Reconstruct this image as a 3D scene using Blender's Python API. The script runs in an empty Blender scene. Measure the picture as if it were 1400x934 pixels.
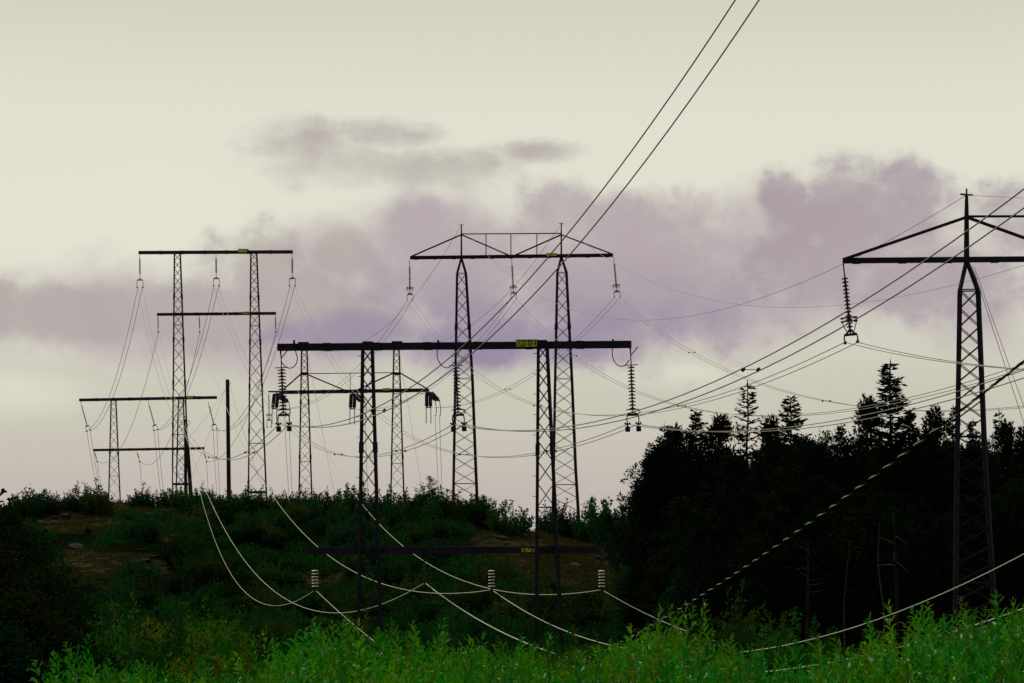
import bpy, math, random
import numpy as np
from mathutils import Vector, Matrix, Quaternion, noise as mnoise

random.seed(7)
sc = bpy.context.scene
COL = sc.collection
R = math.radians

# ------------------------------------------------------------------ camera
F = 1400 * 85 / 36          # focal length in units of a 1400-wide frame
H = 720                     # row of the horizon in that frame
cam_d = bpy.data.cameras.new('camera'); cam = bpy.data.objects.new('camera', cam_d); COL.objects.link(cam)
cam.location = (0, 0, 0); cam.rotation_euler = (R(90), 0, 0)
cam_d.lens = 85; cam_d.sensor_width = 36; cam_d.sensor_fit = 'HORIZONTAL'
cam_d.shift_y = (H - 467) / 1400
cam_d.clip_start = 0.5; cam_d.clip_end = 30000
cam_d.dof.use_dof = True; cam_d.dof.focus_distance = 150; cam_d.dof.aperture_fstop = 9
sc.camera = cam
sc.view_settings.view_transform = 'Standard'; sc.view_settings.look = 'None'
sc.view_settings.exposure = 0; sc.view_settings.gamma = 1

def s2l(c):
    return tuple(((x / 255) / 12.92 if x / 255 <= .04045 else ((x / 255 + .055) / 1.055) ** 2.4) for x in c)

# ------------------------------------------------------------------ sun and sky
SUN_EL, SUN_AZ = R(52), R(-42)         # in front of the camera, to the left (azimuth from +Y)
sd = bpy.data.lights.new('sun', 'SUN'); sun = bpy.data.objects.new('sun', sd); COL.objects.link(sun)
sd.energy = 1.5; sd.angle = R(10); sd.color = (1, .93, .8)
sdir = Vector((math.sin(SUN_AZ) * math.cos(SUN_EL), math.cos(SUN_AZ) * math.cos(SUN_EL), math.sin(SUN_EL)))
sun.rotation_euler = sdir.to_track_quat('Z', 'Y').to_euler()

world = bpy.data.worlds.new('World'); sc.world = world; world.use_nodes = True
wt = world.node_tree; wn = wt.nodes; wl = wt.links; wn.clear()

class N:
    """tiny wrapper so that node maths reads like maths"""
    def __init__(s, sock): s.s = sock
    def _m(s, op, *o, clamp=False):
        n = wn.new('ShaderNodeMath'); n.operation = op; n.use_clamp = clamp
        for i, x in enumerate((s,) + o):
            if isinstance(x, N): wl.new(x.s, n.inputs[i])
            else: n.inputs[i].default_value = x
        return N(n.outputs[0])
    def __add__(s, o): return s._m('ADD', o)
    def __radd__(s, o): return s._m('ADD', o)
    def __sub__(s, o): return s._m('SUBTRACT', o)
    def __mul__(s, o): return s._m('MULTIPLY', o)
    def __truediv__(s, o): return s._m('DIVIDE', o)
    def max(s, o): return s._m('MAXIMUM', o)
    def sq(s): return s._m('MULTIPLY', s)
    def sqrt(s): return s._m('SQRT')
    def sstep(s, a, b, lo=0., hi=1.):
        n = wn.new('ShaderNodeMapRange'); n.interpolation_type = 'SMOOTHSTEP'
        wl.new(s.s, n.inputs['Value'])
        for k, v in (('From Min', a), ('From Max', b), ('To Min', lo), ('To Max', hi)): n.inputs[k].default_value = v
        return N(n.outputs['Result'])

def mixc(fac, a, b):
    n = wn.new('ShaderNodeMix'); n.data_type = 'RGBA'; n.clamp_factor = True
    ins = [i for i in n.inputs if i.enabled]
    if isinstance(fac, N): wl.new(fac.s, n.inputs[0])
    else: n.inputs[0].default_value = fac
    for idx, x in ((6, a), (7, b)):
        if isinstance(x, N): wl.new(x.s, n.inputs[idx])
        else: n.inputs[idx].default_value = (*x, 1)
    return N(n.outputs[2])

tc = wn.new('ShaderNodeTexCoord')
sep = wn.new('ShaderNodeSeparateXYZ'); wl.new(tc.outputs['Generated'], sep.inputs[0])
dx, dy, dz = (N(sep.outputs[i]) for i in range(3))
AZ = dx._m('ARCTAN2', dy)                       # azimuth from +Y, radians
EL = dz._m('ARCSINE')                           # elevation
def azel(u, v): return math.atan((u - 700) / F), math.atan((H - v) / F)
KPX = 1 / F

def wnoise(scale, detail=5, rough=.55, off=(0, 0, 0), stretch=1.0, dist=0.0):
    mp = wn.new('ShaderNodeMapping'); wl.new(tc.outputs['Generated'], mp.inputs['Vector'])
    mp.inputs['Location'].default_value = off; mp.inputs['Scale'].default_value = (1, 1, stretch)
    n = wn.new('ShaderNodeTexNoise'); wl.new(mp.outputs[0], n.inputs['Vector'])
    n.inputs['Scale'].default_value = scale; n.inputs['Detail'].default_value = detail
    n.inputs['Roughness'].default_value = rough; n.inputs['Distortion'].default_value = dist
    return N(n.outputs['Fac']) - .5

n_big = wnoise(16, 6, .55, (3, 1, 2), 1.3)
n_mid = wnoise(42, 6, .6, (7, 5, 1), 1.1)
n_fine = wnoise(110, 5, .6, (2, 9, 4), 1.2)
n_wisp = wnoise(30, 6, .6, (5, 2, 8), 2.6)

def blob(u, v, ru, rv, warp):
    a0, e0 = azel(u, v)
    d = (((AZ - a0) * (1 / (ru * KPX))).sq() + ((EL - e0) * (1 / (rv * KPX))).sq()).sqrt()
    return (d * -1 + 1.0) + warp
def field(lst, warp):
    out = None
    for b in lst:
        x = blob(*b, warp)
        out = x if out is None else out.max(x)
    return out

cum_warp = n_mid * 1.45 + n_fine * .28 + n_big * .7
left_bank = field([(60, 432, 330, 50), (-200, 430, 320, 60), (345, 372, 90, 78), (300, 430, 190, 70), (420, 420, 120, 70), (470, 350, 55, 45)], cum_warp)
mid_bank = field([(860, 395, 290, 135), (765, 290, 95, 78), (860, 300, 110, 66), (620, 375, 185, 112), (570, 320, 90, 62),
                  (690, 465, 290, 52), (960, 420, 170, 95), (500, 455, 170, 50)], cum_warp)
right_bank = field([(1150, 290, 95, 88), (1235, 290, 75, 82), (1075, 270, 52, 55), (1130, 370, 140, 75), (1260, 390, 200, 62),
                    (1390, 300, 75, 60), (1500, 330, 160, 120), (1700, 330, 260, 130)], cum_warp)
wisps = field([(425, 200, 115, 46), (520, 186, 100, 34), (470, 225, 150, 50), (590, 232, 190, 40), (740, 210, 90, 24)], n_wisp * 1.1 + n_mid * .9 + n_big * .4)
far_clouds = field([(-1500, 300, 900, 170), (2900, 330, 1000, 180)], cum_warp)

# clear dusk cream: darker towards the zenith, greyer near the horizon
def elev(v): return azel(700, v)[1]
c_top, c_mid, c_low, c_hor = s2l((211, 208, 189)), s2l((228, 226, 208)), s2l((203, 199, 183)), s2l((194, 184, 179))
base = mixc(EL.sstep(elev(705), elev(545)), c_hor, c_low)
base = mixc(EL.sstep(elev(560), elev(330)), base, c_mid)
base = mixc(EL.sstep(elev(190), elev(-60)), base, c_top)
# soft cream glow low on the left and under the middle bank
gl = field([(120, 470, 260, 55), (930, 510, 210, 36), (170, 310, 320, 130), (20, 540, 150, 50)], n_big * .9)
base = mixc(gl.sstep(0, 1.0) * .5, base, s2l((233, 231, 211)))
lowveil = n_wisp.sstep(-.12, .2) * EL.sstep(elev(720), elev(640), 1, 0)
base = mixc(lowveil * .22, base, s2l((172, 160, 160)))

body = (n_big * 1.0 + n_mid * .85 + n_fine * .15).sstep(-.42, .26)          # lit and shaded parts inside the cloud
under = EL.sstep(elev(500), elev(310))                        # 0 at the cloud base, 1 at its top
shade_mid = mixc(under, s2l((150, 135, 160)), s2l((182, 168, 170)))
shade_side = mixc(under, s2l((168, 156, 164)), s2l((171, 156, 163)))
def put(col, f, shade, w, op):
    m = f.sstep(0, w)
    return mixc(m * (body * .45 + .55) * op, col, shade)
base = put(base, wisps, mixc(EL.sstep(elev(255), elev(180)), s2l((196, 190, 178)), s2l((174, 162, 160))), .8, .95)
veil = field([(560, 410, 620, 125), (470, 370, 150, 100), (600, 330, 180, 95), (250, 435, 440, 92), (420, 470, 260, 70), (1150, 370, 420, 140), (880, 390, 430, 150), (1020, 420, 260, 100)], n_big * 1.2 + n_mid * .5)
base = mixc(veil.sstep(0, .6) * .85, base, s2l((190, 177, 178)))
base = put(base, left_bank, mixc(under, s2l((176, 165, 164)), s2l((178, 166, 160))), .55, .85)
base = put(base, mid_bank, shade_mid, .7, .97)
base = put(base, right_bank, shade_side, .6, .95)
base = put(base, far_clouds, shade_side, .5, .8)
vio = blob(720, 462, 330, 80, n_big * .8 + n_mid * .4).sstep(0, 1.1)
base = mixc(vio * .28, base, s2l((140, 122, 162)))

# Nishita sky shows through thinly; the dusk light comes from in front, the sky behind the camera is darker
nish = wn.new('ShaderNodeTexSky'); nish.sky_type = 'NISHITA'; nish.sun_disc = False
nish.sun_elevation = SUN_EL; nish.sun_rotation = SUN_AZ
nm = wn.new('ShaderNodeMix'); nm.data_type = 'RGBA'; nm.blend_type = 'MULTIPLY'; nm.inputs[0].default_value = 1
wl.new(nish.outputs[0], nm.inputs[6]); nm.inputs[7].default_value = (.08, .08, .08, 1)
sky_col = mixc(.05, base, N(nm.outputs[2]))
front = dy.sstep(-.35, .75, .48, 1.0)
zen = dz.sstep(.3, 1.0, 1.0, .75)
bg = wn.new('ShaderNodeBackground'); wl.new(sky_col.s, bg.inputs['Color'])
wl.new((front * zen).s, bg.inputs['Strength'])
wo = wn.new('ShaderNodeOutputWorld'); wl.new(bg.outputs[0], wo.inputs[0])

# ------------------------------------------------------------------ materials
def mat(name, base, rough=.6, metal=0., spec=.5, var=0., scale=3., dark=None, bump=0., hue_rand=0., translucent=None, detail=4):
    m = bpy.data.materials.new(name); m.use_nodes = True
    nt = m.node_tree; nd = nt.nodes; lk = nt.links
    b = nd['Principled BSDF']
    b.inputs['Roughness'].default_value = rough; b.inputs['Metallic'].default_value = metal
    b.inputs['Specular IOR Level'].default_value = spec
    tcn = nd.new('ShaderNodeTexCoord'); nz = nd.new('ShaderNodeTexNoise')
    lk.new(tcn.outputs['Object'], nz.inputs['Vector']); nz.inputs['Scale'].default_value = scale; nz.inputs['Detail'].default_value = detail
    mx = nd.new('ShaderNodeMix'); mx.data_type = 'RGBA'
    mr = nd.new('ShaderNodeMapRange'); lk.new(nz.outputs['Fac'], mr.inputs['Value'])
    mr.inputs['From Min'].default_value = .32; mr.inputs['From Max'].default_value = .68
    lk.new(mr.outputs[0], mx.inputs[0])
    dk = dark or tuple(c * (1 - var) for c in base)
    mx.inputs[6].default_value = (*base, 1); mx.inputs[7].default_value = (*dk, 1)
    col = mx.outputs[2]
    if hue_rand:
        oi = nd.new('ShaderNodeObjectInfo'); hs = nd.new('ShaderNodeHueSaturation')
        r1 = nd.new('ShaderNodeMapRange'); lk.new(oi.outputs['Random'], r1.inputs['Value'])
        r1.inputs['To Min'].default_value = .5 - hue_rand * .16; r1.inputs['To Max'].default_value = .5 + hue_rand * .10
        lk.new(r1.outputs[0], hs.inputs['Hue'])
        r2 = nd.new('ShaderNodeMapRange'); m2 = nd.new('ShaderNodeMath'); m2.operation = 'FRACT'
        m3 = nd.new('ShaderNodeMath'); m3.operation = 'MULTIPLY'; m3.inputs[1].default_value = 7.31
        lk.new(oi.outputs['Random'], m3.inputs[0]); lk.new(m3.outputs[0], m2.inputs[0]); lk.new(m2.outputs[0], r2.inputs['Value'])
        r2.inputs['To Min'].default_value = 1 - hue_rand * .9; r2.inputs['To Max'].default_value = 1 + hue_rand * .6
        lk.new(r2.outputs[0], hs.inputs['Value']); lk.new(col, hs.inputs['Color']); col = hs.outputs[0]
    lk.new(col, b.inputs['Base Color'])
    if bump:
        bp = nd.new('ShaderNodeBump'); bp.inputs['Strength'].default_value = bump; bp.inputs['Distance'].default_value = .1
        lk.new(nz.outputs['Fac'], bp.inputs['Height']); lk.new(bp.outputs[0], b.inputs['Normal'])
    if translucent:
        tr = nd.new('ShaderNodeBsdfTranslucent'); ms = nd.new('ShaderNodeMixShader')
        ms.inputs[0].default_value = translucent
        hs2 = nd.new('ShaderNodeHueSaturation'); hs2.inputs['Hue'].default_value = .485; hs2.inputs['Saturation'].default_value = 1.1
        hs2.inputs['Value'].default_value = 1.25; lk.new(col, hs2.inputs['Color']); lk.new(hs2.outputs[0], tr.inputs['Color'])
        lk.new(b.outputs[0], ms.inputs[1]); lk.new(tr.outputs[0], ms.inputs[2])
        lk.new(ms.outputs[0], nd['Material Output'].inputs['Surface'])
    return m

M = {}
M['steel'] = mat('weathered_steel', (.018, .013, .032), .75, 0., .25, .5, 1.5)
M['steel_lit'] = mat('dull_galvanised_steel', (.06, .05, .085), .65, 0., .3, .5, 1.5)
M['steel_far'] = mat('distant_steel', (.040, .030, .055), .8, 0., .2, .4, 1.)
M['conductor'] = mat('aluminium_conductor', (.36, .36, .32), .6, .4, .4, .15, 8)
M['conductor_bright'] = mat('clean_aluminium_conductor', (.66, .65, .54), .6, .25, .4, .1, 6)
M['black_wire'] = mat('black_sheath', (.008, .008, .010), 1., 0., .0, .3, 6)
M['glint_strand'] = mat('painted_glint_strand', (.46, .45, .36), .5, 0., .5, .1, 6)  # pale colour stands in for the glint along the twisted cable
M['disc_dark'] = mat('dark_glazed_porcelain', (.03, .022, .035), .35, 0., .5, .3, 5)
M['disc_blue'] = mat('dark_blue_glass', (.03, .05, .075), .2, 0., .6, .3, 5)
M['disc_white'] = mat('white_porcelain', (.82, .80, .70), .3, 0., .5, .08, 9)
M['sign'] = mat('yellow_sign_plate', (.74, .78, .03), .6, 0., .3, .25, 4)
M['letter'] = mat('black_sign_letters', (.01, .012, .005), .6)
M['wood'] = mat('tarred_pole_wood', (.035, .026, .034), .9, 0., .15, .5, 4)
M['bark'] = mat('dark_bark', (.030, .024, .020), .95, 0., .1, .5, 6)
M['bark_pale'] = mat('pale_dead_bark', (.13, .11, .10), .9, 0., .2, .5, 3, dark=(.07, .06, .06))
M['birch'] = mat('birch_bark', (.055, .052, .05), .85, 0., .2, .5, 2.2, dark=(.03, .03, .03))
M['needle'] = mat('conifer_needles', (.011, .024, .011), 1., 0., .0, .5, 1.2, hue_rand=.5, translucent=.08)
M['needle_soft'] = mat('larch_needles', (.018, .032, .014), 1., 0., .0, .4, 1.2, hue_rand=.4, translucent=.15)
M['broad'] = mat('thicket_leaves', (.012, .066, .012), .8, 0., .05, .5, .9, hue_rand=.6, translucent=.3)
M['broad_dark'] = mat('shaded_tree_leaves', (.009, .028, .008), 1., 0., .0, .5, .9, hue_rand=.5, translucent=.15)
M['broad_mid'] = mat('valley_willow_leaves', (.024, .135, .007), .8, 0., .06, .5, .9, hue_rand=.6, translucent=.3)
M['willow'] = mat('willow_leaves', (.031, .34, .002), .38, 0., .22, .6, 1.6, hue_rand=.28, translucent=.34)
M['stem'] = mat('willow_stems', (.05, .06, .02), .8, 0., .2, .4, 4)
M['rock'] = mat('lichened_granite', (.085, .07, .07), .9, 0., .0, .6, 2.5, dark=(.03, .025, .028), bump=.6)
M['grass'] = mat('dry_ridge_grass', (.060, .056, .018), .9, 0., .0, .5, 1.2, hue_rand=.4, translucent=.2)

gm = bpy.data.materials.new('hillside_soil'); gm.use_nodes = True
nt = gm.node_tree; nd = nt.nodes; lk = nt.links; b = nd['Principled BSDF']; b.inputs['Roughness'].default_value = .95
b.inputs['Specular IOR Level'].default_value = 0.
tcn = nd.new('ShaderNodeTexCoord')
def gnoise(scale, detail, stretch=(1, 1, 1)):
    mp = nd.new('ShaderNodeMapping'); lk.new(tcn.outputs['Object'], mp.inputs[0]); mp.inputs['Scale'].default_value = stretch
    n = nd.new('ShaderNodeTexNoise'); lk.new(mp.outputs[0], n.inputs['Vector']); n.inputs['Scale'].default_value = scale; n.inputs['Detail'].default_value = detail
    return n.outputs['Fac']
def gmix(f, a, bcol, lo, hi):
    r = nd.new('ShaderNodeMapRange'); lk.new(f, r.inputs['Value']); r.inputs['From Min'].default_value = lo; r.inputs['From Max'].default_value = hi
    x = nd.new('ShaderNodeMix'); x.data_type = 'RGBA'; lk.new(r.outputs[0], x.inputs[0])
    for i, c in ((6, a), (7, bcol)):
        if isinstance(c, tuple): x.inputs[i].default_value = (*c, 1)
        else: lk.new(c, x.inputs[i])
    return x.outputs[2]
at_ = nd.new('ShaderNodeAttribute'); at_.attribute_name = 'bare'
c1 = gmix(gnoise(.55, 8, (.5, 1, 3)), (.012, .014, .006), (.060, .054, .024), .38, .62)      # heath to dry grass
c2 = gmix(gnoise(.28, 8, (.6, 1, 2)), c1, (.12, .105, .10), .60, .70)                        # bare rock
c3 = gmix(gnoise(2.2, 6, (.5, 1, 2)), c2, (.008, .010, .006), .55, .72)
c4 = gmix(at_.outputs['Fac'], (.004, .010, .004), c3, .15, .75)
lk.new(c4, b.inputs['Base Color'])
bp = nd.new('ShaderNodeBump'); lk.new(gnoise(1.6, 8), bp.inputs['Height']); bp.inputs['Strength'].default_value = .8; bp.inputs['Distance'].default_value = .4
lk.new(bp.outputs[0], b.inputs['Normal'])
M['ground'] = gm

# ------------------------------------------------------------------ helpers
def P(u, v, D): return Vector(((u - 700) * D / F, D, (H - v) * D / F))

class MB:
    def __init__(s): s.v = []; s.f = []; s.mi = []
    def _add(s, vs, fs, mi=0):
        o = len(s.v); s.v += [tuple(x) for x in vs]; s.f += [tuple(i + o for i in f) for f in fs]; s.mi += [mi] * len(fs)
    def bar(s, p, q, w, h=None, up=Vector((0, 0, 1)), mi=0):
        p, q = Vector(p), Vector(q); h = h or w; d = (q - p)
        if d.length < 1e-6: return s
        d.normalize(); a = d.cross(up)
        if a.length < 1e-3: a = d.cross(Vector((0, 1, 0)))
        a.normalize(); c = d.cross(a).normalized()
        vs = [e + a * (i * w / 2) + c * (j * h / 2) for e in (p, q) for i, j in ((-1, -1), (1, -1), (1, 1), (-1, 1))]
        s._add(vs, [(3, 2, 1, 0), (4, 5, 6, 7), (0, 1, 5, 4), (1, 2, 6, 5), (2, 3, 7, 6), (3, 0, 4, 7)], mi); return s
    def tube(s, pts, r, n=6, mi=0):
        pts = [Vector(p) for p in pts]; k = len(pts); rs = r if isinstance(r, (list, tuple)) else [r] * k
        vs = []; ref = None
        for i, p in enumerate(pts):
            d = (pts[min(i + 1, k - 1)] - pts[max(i - 1, 0)]).normalized()
            if ref is None:
                ref = d.cross(Vector((0, 0, 1)));
                if ref.length < 1e-3: ref = d.cross(Vector((0, 1, 0)))
            a = (ref - d * ref.dot(d)).normalized(); ref = a; c = d.cross(a)
            for j in range(n):
                t = 2 * math.pi * j / n; vs.append(p + a * (math.cos(t) * rs[i]) + c * (math.sin(t) * rs[i]))
        fs = [(i * n + j, i * n + (j + 1) % n, (i + 1) * n + (j + 1) % n, (i + 1) * n + j) for i in range(k - 1) for j in range(n)]
        fs += [tuple(range(n))[::-1], tuple((k - 1) * n + j for j in range(n))]
        s._add(vs, fs, mi); return s
    def lathe(s, prof, o=Vector((0, 0, 0)), axis=Vector((0, 0, 1)), n=12, mi=0):
        axis = Vector(axis).normalized(); q = Vector((0, 0, 1)).rotation_difference(axis)
        vs = [Vector(o) + q @ Vector((r * math.cos(2 * math.pi * j / n), r * math.sin(2 * math.pi * j / n), z)) for r, z in prof for j in range(n)]
        k = len(prof)
        fs = [(i * n + j, i * n + (j + 1) % n, (i + 1) * n + (j + 1) % n, (i + 1) * n + j) for i in range(k - 1) for j in range(n)]
        s._add(vs, fs, mi); return s
    def build(s, name, m, parent=None, origin=None, smooth=False):
        off = Vector(origin) if origin is not None else (wloc(parent) if parent else Vector((0, 0, 0)))
        me = bpy.data.meshes.new(name)
        me.from_pydata([(x - off.x, y - off.y, z - off.z) for x, y, z in s.v], [], s.f)
        for mm in (m if isinstance(m, (list, tuple)) else [m]): me.materials.append(mm)
        if any(s.mi): me.polygons.foreach_set('material_index', s.mi)
        if smooth: me.polygons.foreach_set('use_smooth', [True] * len(me.polygons))
        me.update()
        return link(name, me, parent, off if parent is None else None)

LOC = {}
def wloc(o): return LOC.get(o, Vector((0, 0, 0))).copy()
def link(name, me, parent=None, loc=None):
    o = bpy.data.objects.new(name, me); COL.objects.link(o)
    if parent is not None: o.parent = parent; LOC[o] = wloc(parent)
    elif loc is not None: o.location = loc; LOC[o] = Vector(loc)
    return o
def tag(o, label, cat, group=None):
    o['label'] = label; o['category'] = cat
    if group: o['group'] = group
    return o
def thing(name, label, cat, loc, group=None):
    o = link(name, None, None, loc); o.empty_display_size = .5
    return tag(o, label, cat, group)

def interp(tab, x):
    if x <= tab[0][0]: return tab[0][1]
    for (a, va), (b_, vb) in zip(tab, tab[1:]):
        if x <= b_: return va + (vb - va) * (x - a) / (b_ - a)
    return tab[-1][1]

# ------------------------------------------------------------------ ground
CREST = [(-400, 705), (0, 706), (60, 703), (125, 691), (175, 688), (240, 695), (340, 699), (400, 703), (500, 708), (600, 711), (660, 716),
         (690, 721), (735, 727), (770, 737), (810, 748), (860, 770), (950, 800), (2000, 800)]
NEAR = [(-60, -1.6), (0, -1.7), (6, -2.1), (12, -3.0), (20, -4.0), (35, -5.2), (60, -6.2), (100, -7.2), (140, -8.2), (150, -8.2)]
def ridge(u): return interp([(450, 300), (600, 264), (700, 256)], u)
def ground(x, y):
    u = 700 + F * x / max(y, 40)
    Y1 = ridge(u); Y0 = Y1 - 76
    vc = interp(CREST, u); cz = (H - vc) / F * Y1
    if y <= Y0: z = interp(NEAR, y)
    elif y < Y1:
        s = (y - Y0) / (Y1 - Y0); e = .55 * s + .45 * (1 - (1 - s) ** 2.2)
        z = -8.2 + (cz + 8.2) * e
    else:
        z = cz if cz > 0 else (H - vc) / F * y
        z -= .006 * (y - Y1)
        if y > 420: z -= .035 * (y - 420)
    k = max(0, min(1, (y - Y0 + 10) / 25)) * max(0, min(1, (Y1 + 6 - y) / 14))
    if k > 0:
        z += k * (1.5 * mnoise.noise(Vector((x * .09, y * .09, 1))) + .6 * mnoise.noise(Vector((x * .3, y * .3, 4))))
    if y < 300: z += .12 * mnoise.noise(Vector((x * .5, y * .5, 9)))
    return z

def axis_pts(parts):
    out = []
    for a, b_, st in parts:
        n = max(1, round((b_ - a) / st)); out += [a + (b_ - a) * i / n for i in range(n)]
    return out + [parts[-1][1]]
xs = axis_pts([(-9000, -1000, 1600), (-1000, -150, 60), (-150, -70, 5), (-70, 70, 1.2), (70, 150, 5), (150, 1000, 60), (1000, 9000, 1600)])
ys = axis_pts([(-60, 0, 6), (0, 140, 2.0), (140, 175, 2), (175, 305, 1.0), (305, 420, 6), (420, 1500, 60), (1500, 12000, 1000)])
g = MB(); nx = len(xs)
g.v = [(x, y, ground(x, y)) for y in ys for x in xs]
g.f = [(j * nx + i, j * nx + i + 1, (j + 1) * nx + i + 1, (j + 1) * nx + i) for j in range(len(ys) - 1) for i in range(nx - 1)]
g.mi = [0] * len(g.f)
BARE = [(112, 712, 66, 15), (160, 767, 85, 20), (185, 694, 50, 9), (745, 748, 85, 34), (800, 772, 60, 28), (250, 735, 25, 8), (440, 790, 26, 14), (170, 806, 30, 10)]
def bareness(x, y, z):
    if y < 165 or y > 312: return 0.
    u = 700 + F * x / y; v = H - F * z / y
    return max(0., max(1.35 - math.hypot((u - a) / c, (v - b_) / d) for a, b_, c, d in BARE))
go = g.build('ground', M['ground'], smooth=True); go['kind'] = 'structure'
att = go.data.attributes.new('bare', 'FLOAT', 'POINT'); att.data.foreach_set('value', [min(1., bareness(*p) * 1.6) for p in g.v])

# ------------------------------------------------------------------ pylons
def lattice_leg(root, prof, post, brace, ratio=1.15, m='steel', every=6, apex=None, pegs=False, name='lattice_leg', yaw=0.):
    """prof: rows (z, cx, cy, width) from top to bottom. Bracing = the part, its four corner posts the sub-parts."""
    ca, sa = math.cos(yaw), math.sin(yaw)
    prof = sorted(prof, key=lambda r: -r[0])
    def at(z):
        for a, b_ in zip(prof, prof[1:]):
            if z >= b_[0]:
                t = (a[0] - z) / (a[0] - b_[0]); return [a[k] + (b_[k] - a[k]) * t for k in range(4)]
        return list(prof[-1])
    def corner(z, i, j):
        _, cx, cy, w = at(z); hx, hy = i * w / 2, j * w / 2
        return Vector((cx + hx * ca - hy * sa, cy + hx * sa + hy * ca, z))
    br = MB(); z = prof[0][0]; zb = prof[-1][0]; k = 0
    C4 = [(-1, -1), (1, -1), (1, 1), (-1, 1)]
    while z > zb + .1:
        w = at(z)[3]; z2 = max(zb, z - (max(w * ratio, .35) if ratio > 0 else -ratio))
        for a in range(4):
            p, q = C4[a], C4[(a + 1) % 4]
            off = Vector((0, 0, 0))
            br.bar(corner(z, *p), corner(z2, *q), brace, brace * .35)
            br.bar(corner(z, *q), corner(z2, *p), brace, brace * .35)
            if k % every == 0: br.bar(corner(z, *p), corner(z, *q), brace * 1.1, brace * .5)
        z = z2; k += 1
    leg = br.build(name, M[m], root)
    for c in C4:
        pb = MB(); zs = [r[0] for r in prof]
        for za, zc in zip(zs, zs[1:]):
            pa, pc = corner(za, *c), corner(zc, *c); n = max(1, int((za - zc) / 5.5))
            for i in range(n):                                        # bolted sections, splice plates a little proud
                a_, b_ = pa.lerp(pc, i / n), pa.lerp(pc, (i + 1) / n)
                pb.bar(a_, b_, post, post)
                if i: pb.bar(a_ + (pa - a_).normalized() * .3, a_ - (pa - pc).normalized() * .3, post * 1.35, post * 1.35)
        if pegs and c == (-1, -1):
            zz = prof[0][0] - .4; side = 1
            while zz > zb + 2:
                pt = corner(zz, *c); pb.bar(pt, pt + Vector((-.28, 0, 0)), .03); zz -= 1.15
        if apex is not None: pb.bar(corner(prof[0][0], *c), apex, post * .9, post * .9)
        pb.build('corner_post', M[m], leg)
    return leg

def sign(root, c, w, h, text=None, right=Vector((1, 0, 0))):
    right = right.normalized(); s_ = MB(); s_.bar(c - right * w / 2, c + right * w / 2, .04, h)
    pl = s_.build('sign_plate', M['sign'], root)
    fr = MB()
    for dzz in (-h / 2 - .02, h / 2 + .02): fr.bar(c + Vector((0, 0, dzz)) - right * (w / 2 + .04), c + Vector((0, 0, dzz)) + right * (w / 2 + .04), .07, .05)
    fr.build('plate_rim', M['steel'], pl)
    if text:
        cu = bpy.data.curves.new('lettering', 'FONT'); cu.body = text; cu.size = h * 1.12; cu.align_x = 'CENTER'; cu.align_y = 'CENTER'; cu.extrude = .006; cu.offset = .012
        cu.space_character = 1.12
        t = bpy.data.objects.new('lettering_source', cu); COL.objects.link(t)
        dg = bpy.context.evaluated_depsgraph_get()
        me = bpy.data.meshes.new_from_object(t.evaluated_get(dg)); bpy.data.objects.remove(t)
        me.name = 'lettering'; me.materials.clear(); me.materials.append(M['letter'])
        ang = math.atan2(right.y, right.x)
        xsz = max(v.co.x for v in me.vertices) - min(v.co.x for v in me.vertices)
        sx = w * .9 / xsz
        me.transform(Matrix.Translation(c - wloc(pl) + Vector((math.sin(ang), -math.cos(ang), 0)) * .034) @ Matrix.Rotation(ang, 4, 'Z') @ Matrix.Rotation(R(90), 4, 'X') @ Matrix.Diagonal((sx, 1, 1, 1)))
        link('lettering', me, pl)
    return pl

def leg_prof(D, rows, zb=None):
    """rows: (v, u_left, u_right) -> lattice rows; the last one is carried down to the ground"""
    out = [((H - v) * D / F, ((a + b_) / 2 - 700) * D / F, D, (b_ - a) * D / F) for v, a, b_ in rows]
    z, cx, cy, w = out[-1]; zg = ground(cx, cy) - .5
    if zg < z:
        z1, cx1, _, w1 = out[-2]; k = (zg - z) / (z - z1) if abs(z - z1) > 1e-6 else 0
        out.append((zg, cx + (cx - cx1) * k, cy, w + (w - w1) * k))
    return out

def portal(label, name, DL, DR, uv, m, legs, post, brace, beam_h, beam_w=None, ratio=1.15, every=6, pegs=False, group='lattice pylons of the power lines'):
    """simple portal: crossbeam between two pixels (uL, vL)-(uR, vR) and two lattice legs"""
    A, B = P(uv[0], uv[1], DL), P(uv[2], uv[3], DR)
    mid = (A + B) / 2
    root = thing('portal_pylon', label, 'pylon', (mid.x, mid.y, ground(mid.x, mid.y)), group)
    def beam(a, b_, h, w, nm='crossbeam'):
        mb = MB(); mb.bar(a, b_, w, h); L_ = (b_ - a).length; d_ = (b_ - a).normalized()
        for k in range(1, int(L_ / 3.2) + 1):            # bolted splice plates along the beam
            c = a + d_ * (k * L_ / (int(L_ / 3.2) + 1)); mb.bar(c - d_ * .22, c + d_ * .22, w * 1.08, h * 1.1)
        return mb.build(nm, M[m], root)
    cb = beam(A, B, beam_h, beam_w or beam_h)
    yaw = math.atan2((B - A).y, (B - A).x)
    for rows in legs:
        t = ((rows[0][1] + rows[0][2]) / 2 - uv[0]) / (uv[2] - uv[0]); D = DL + (DR - DL) * t
        lattice_leg(root, leg_prof(D, rows), post, brace, ratio, m, every, pegs=pegs, yaw=-math.atan(((rows[0][1] + rows[0][2]) / 2 - 700) / F))
    return root, A, B, beam, cb

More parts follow.
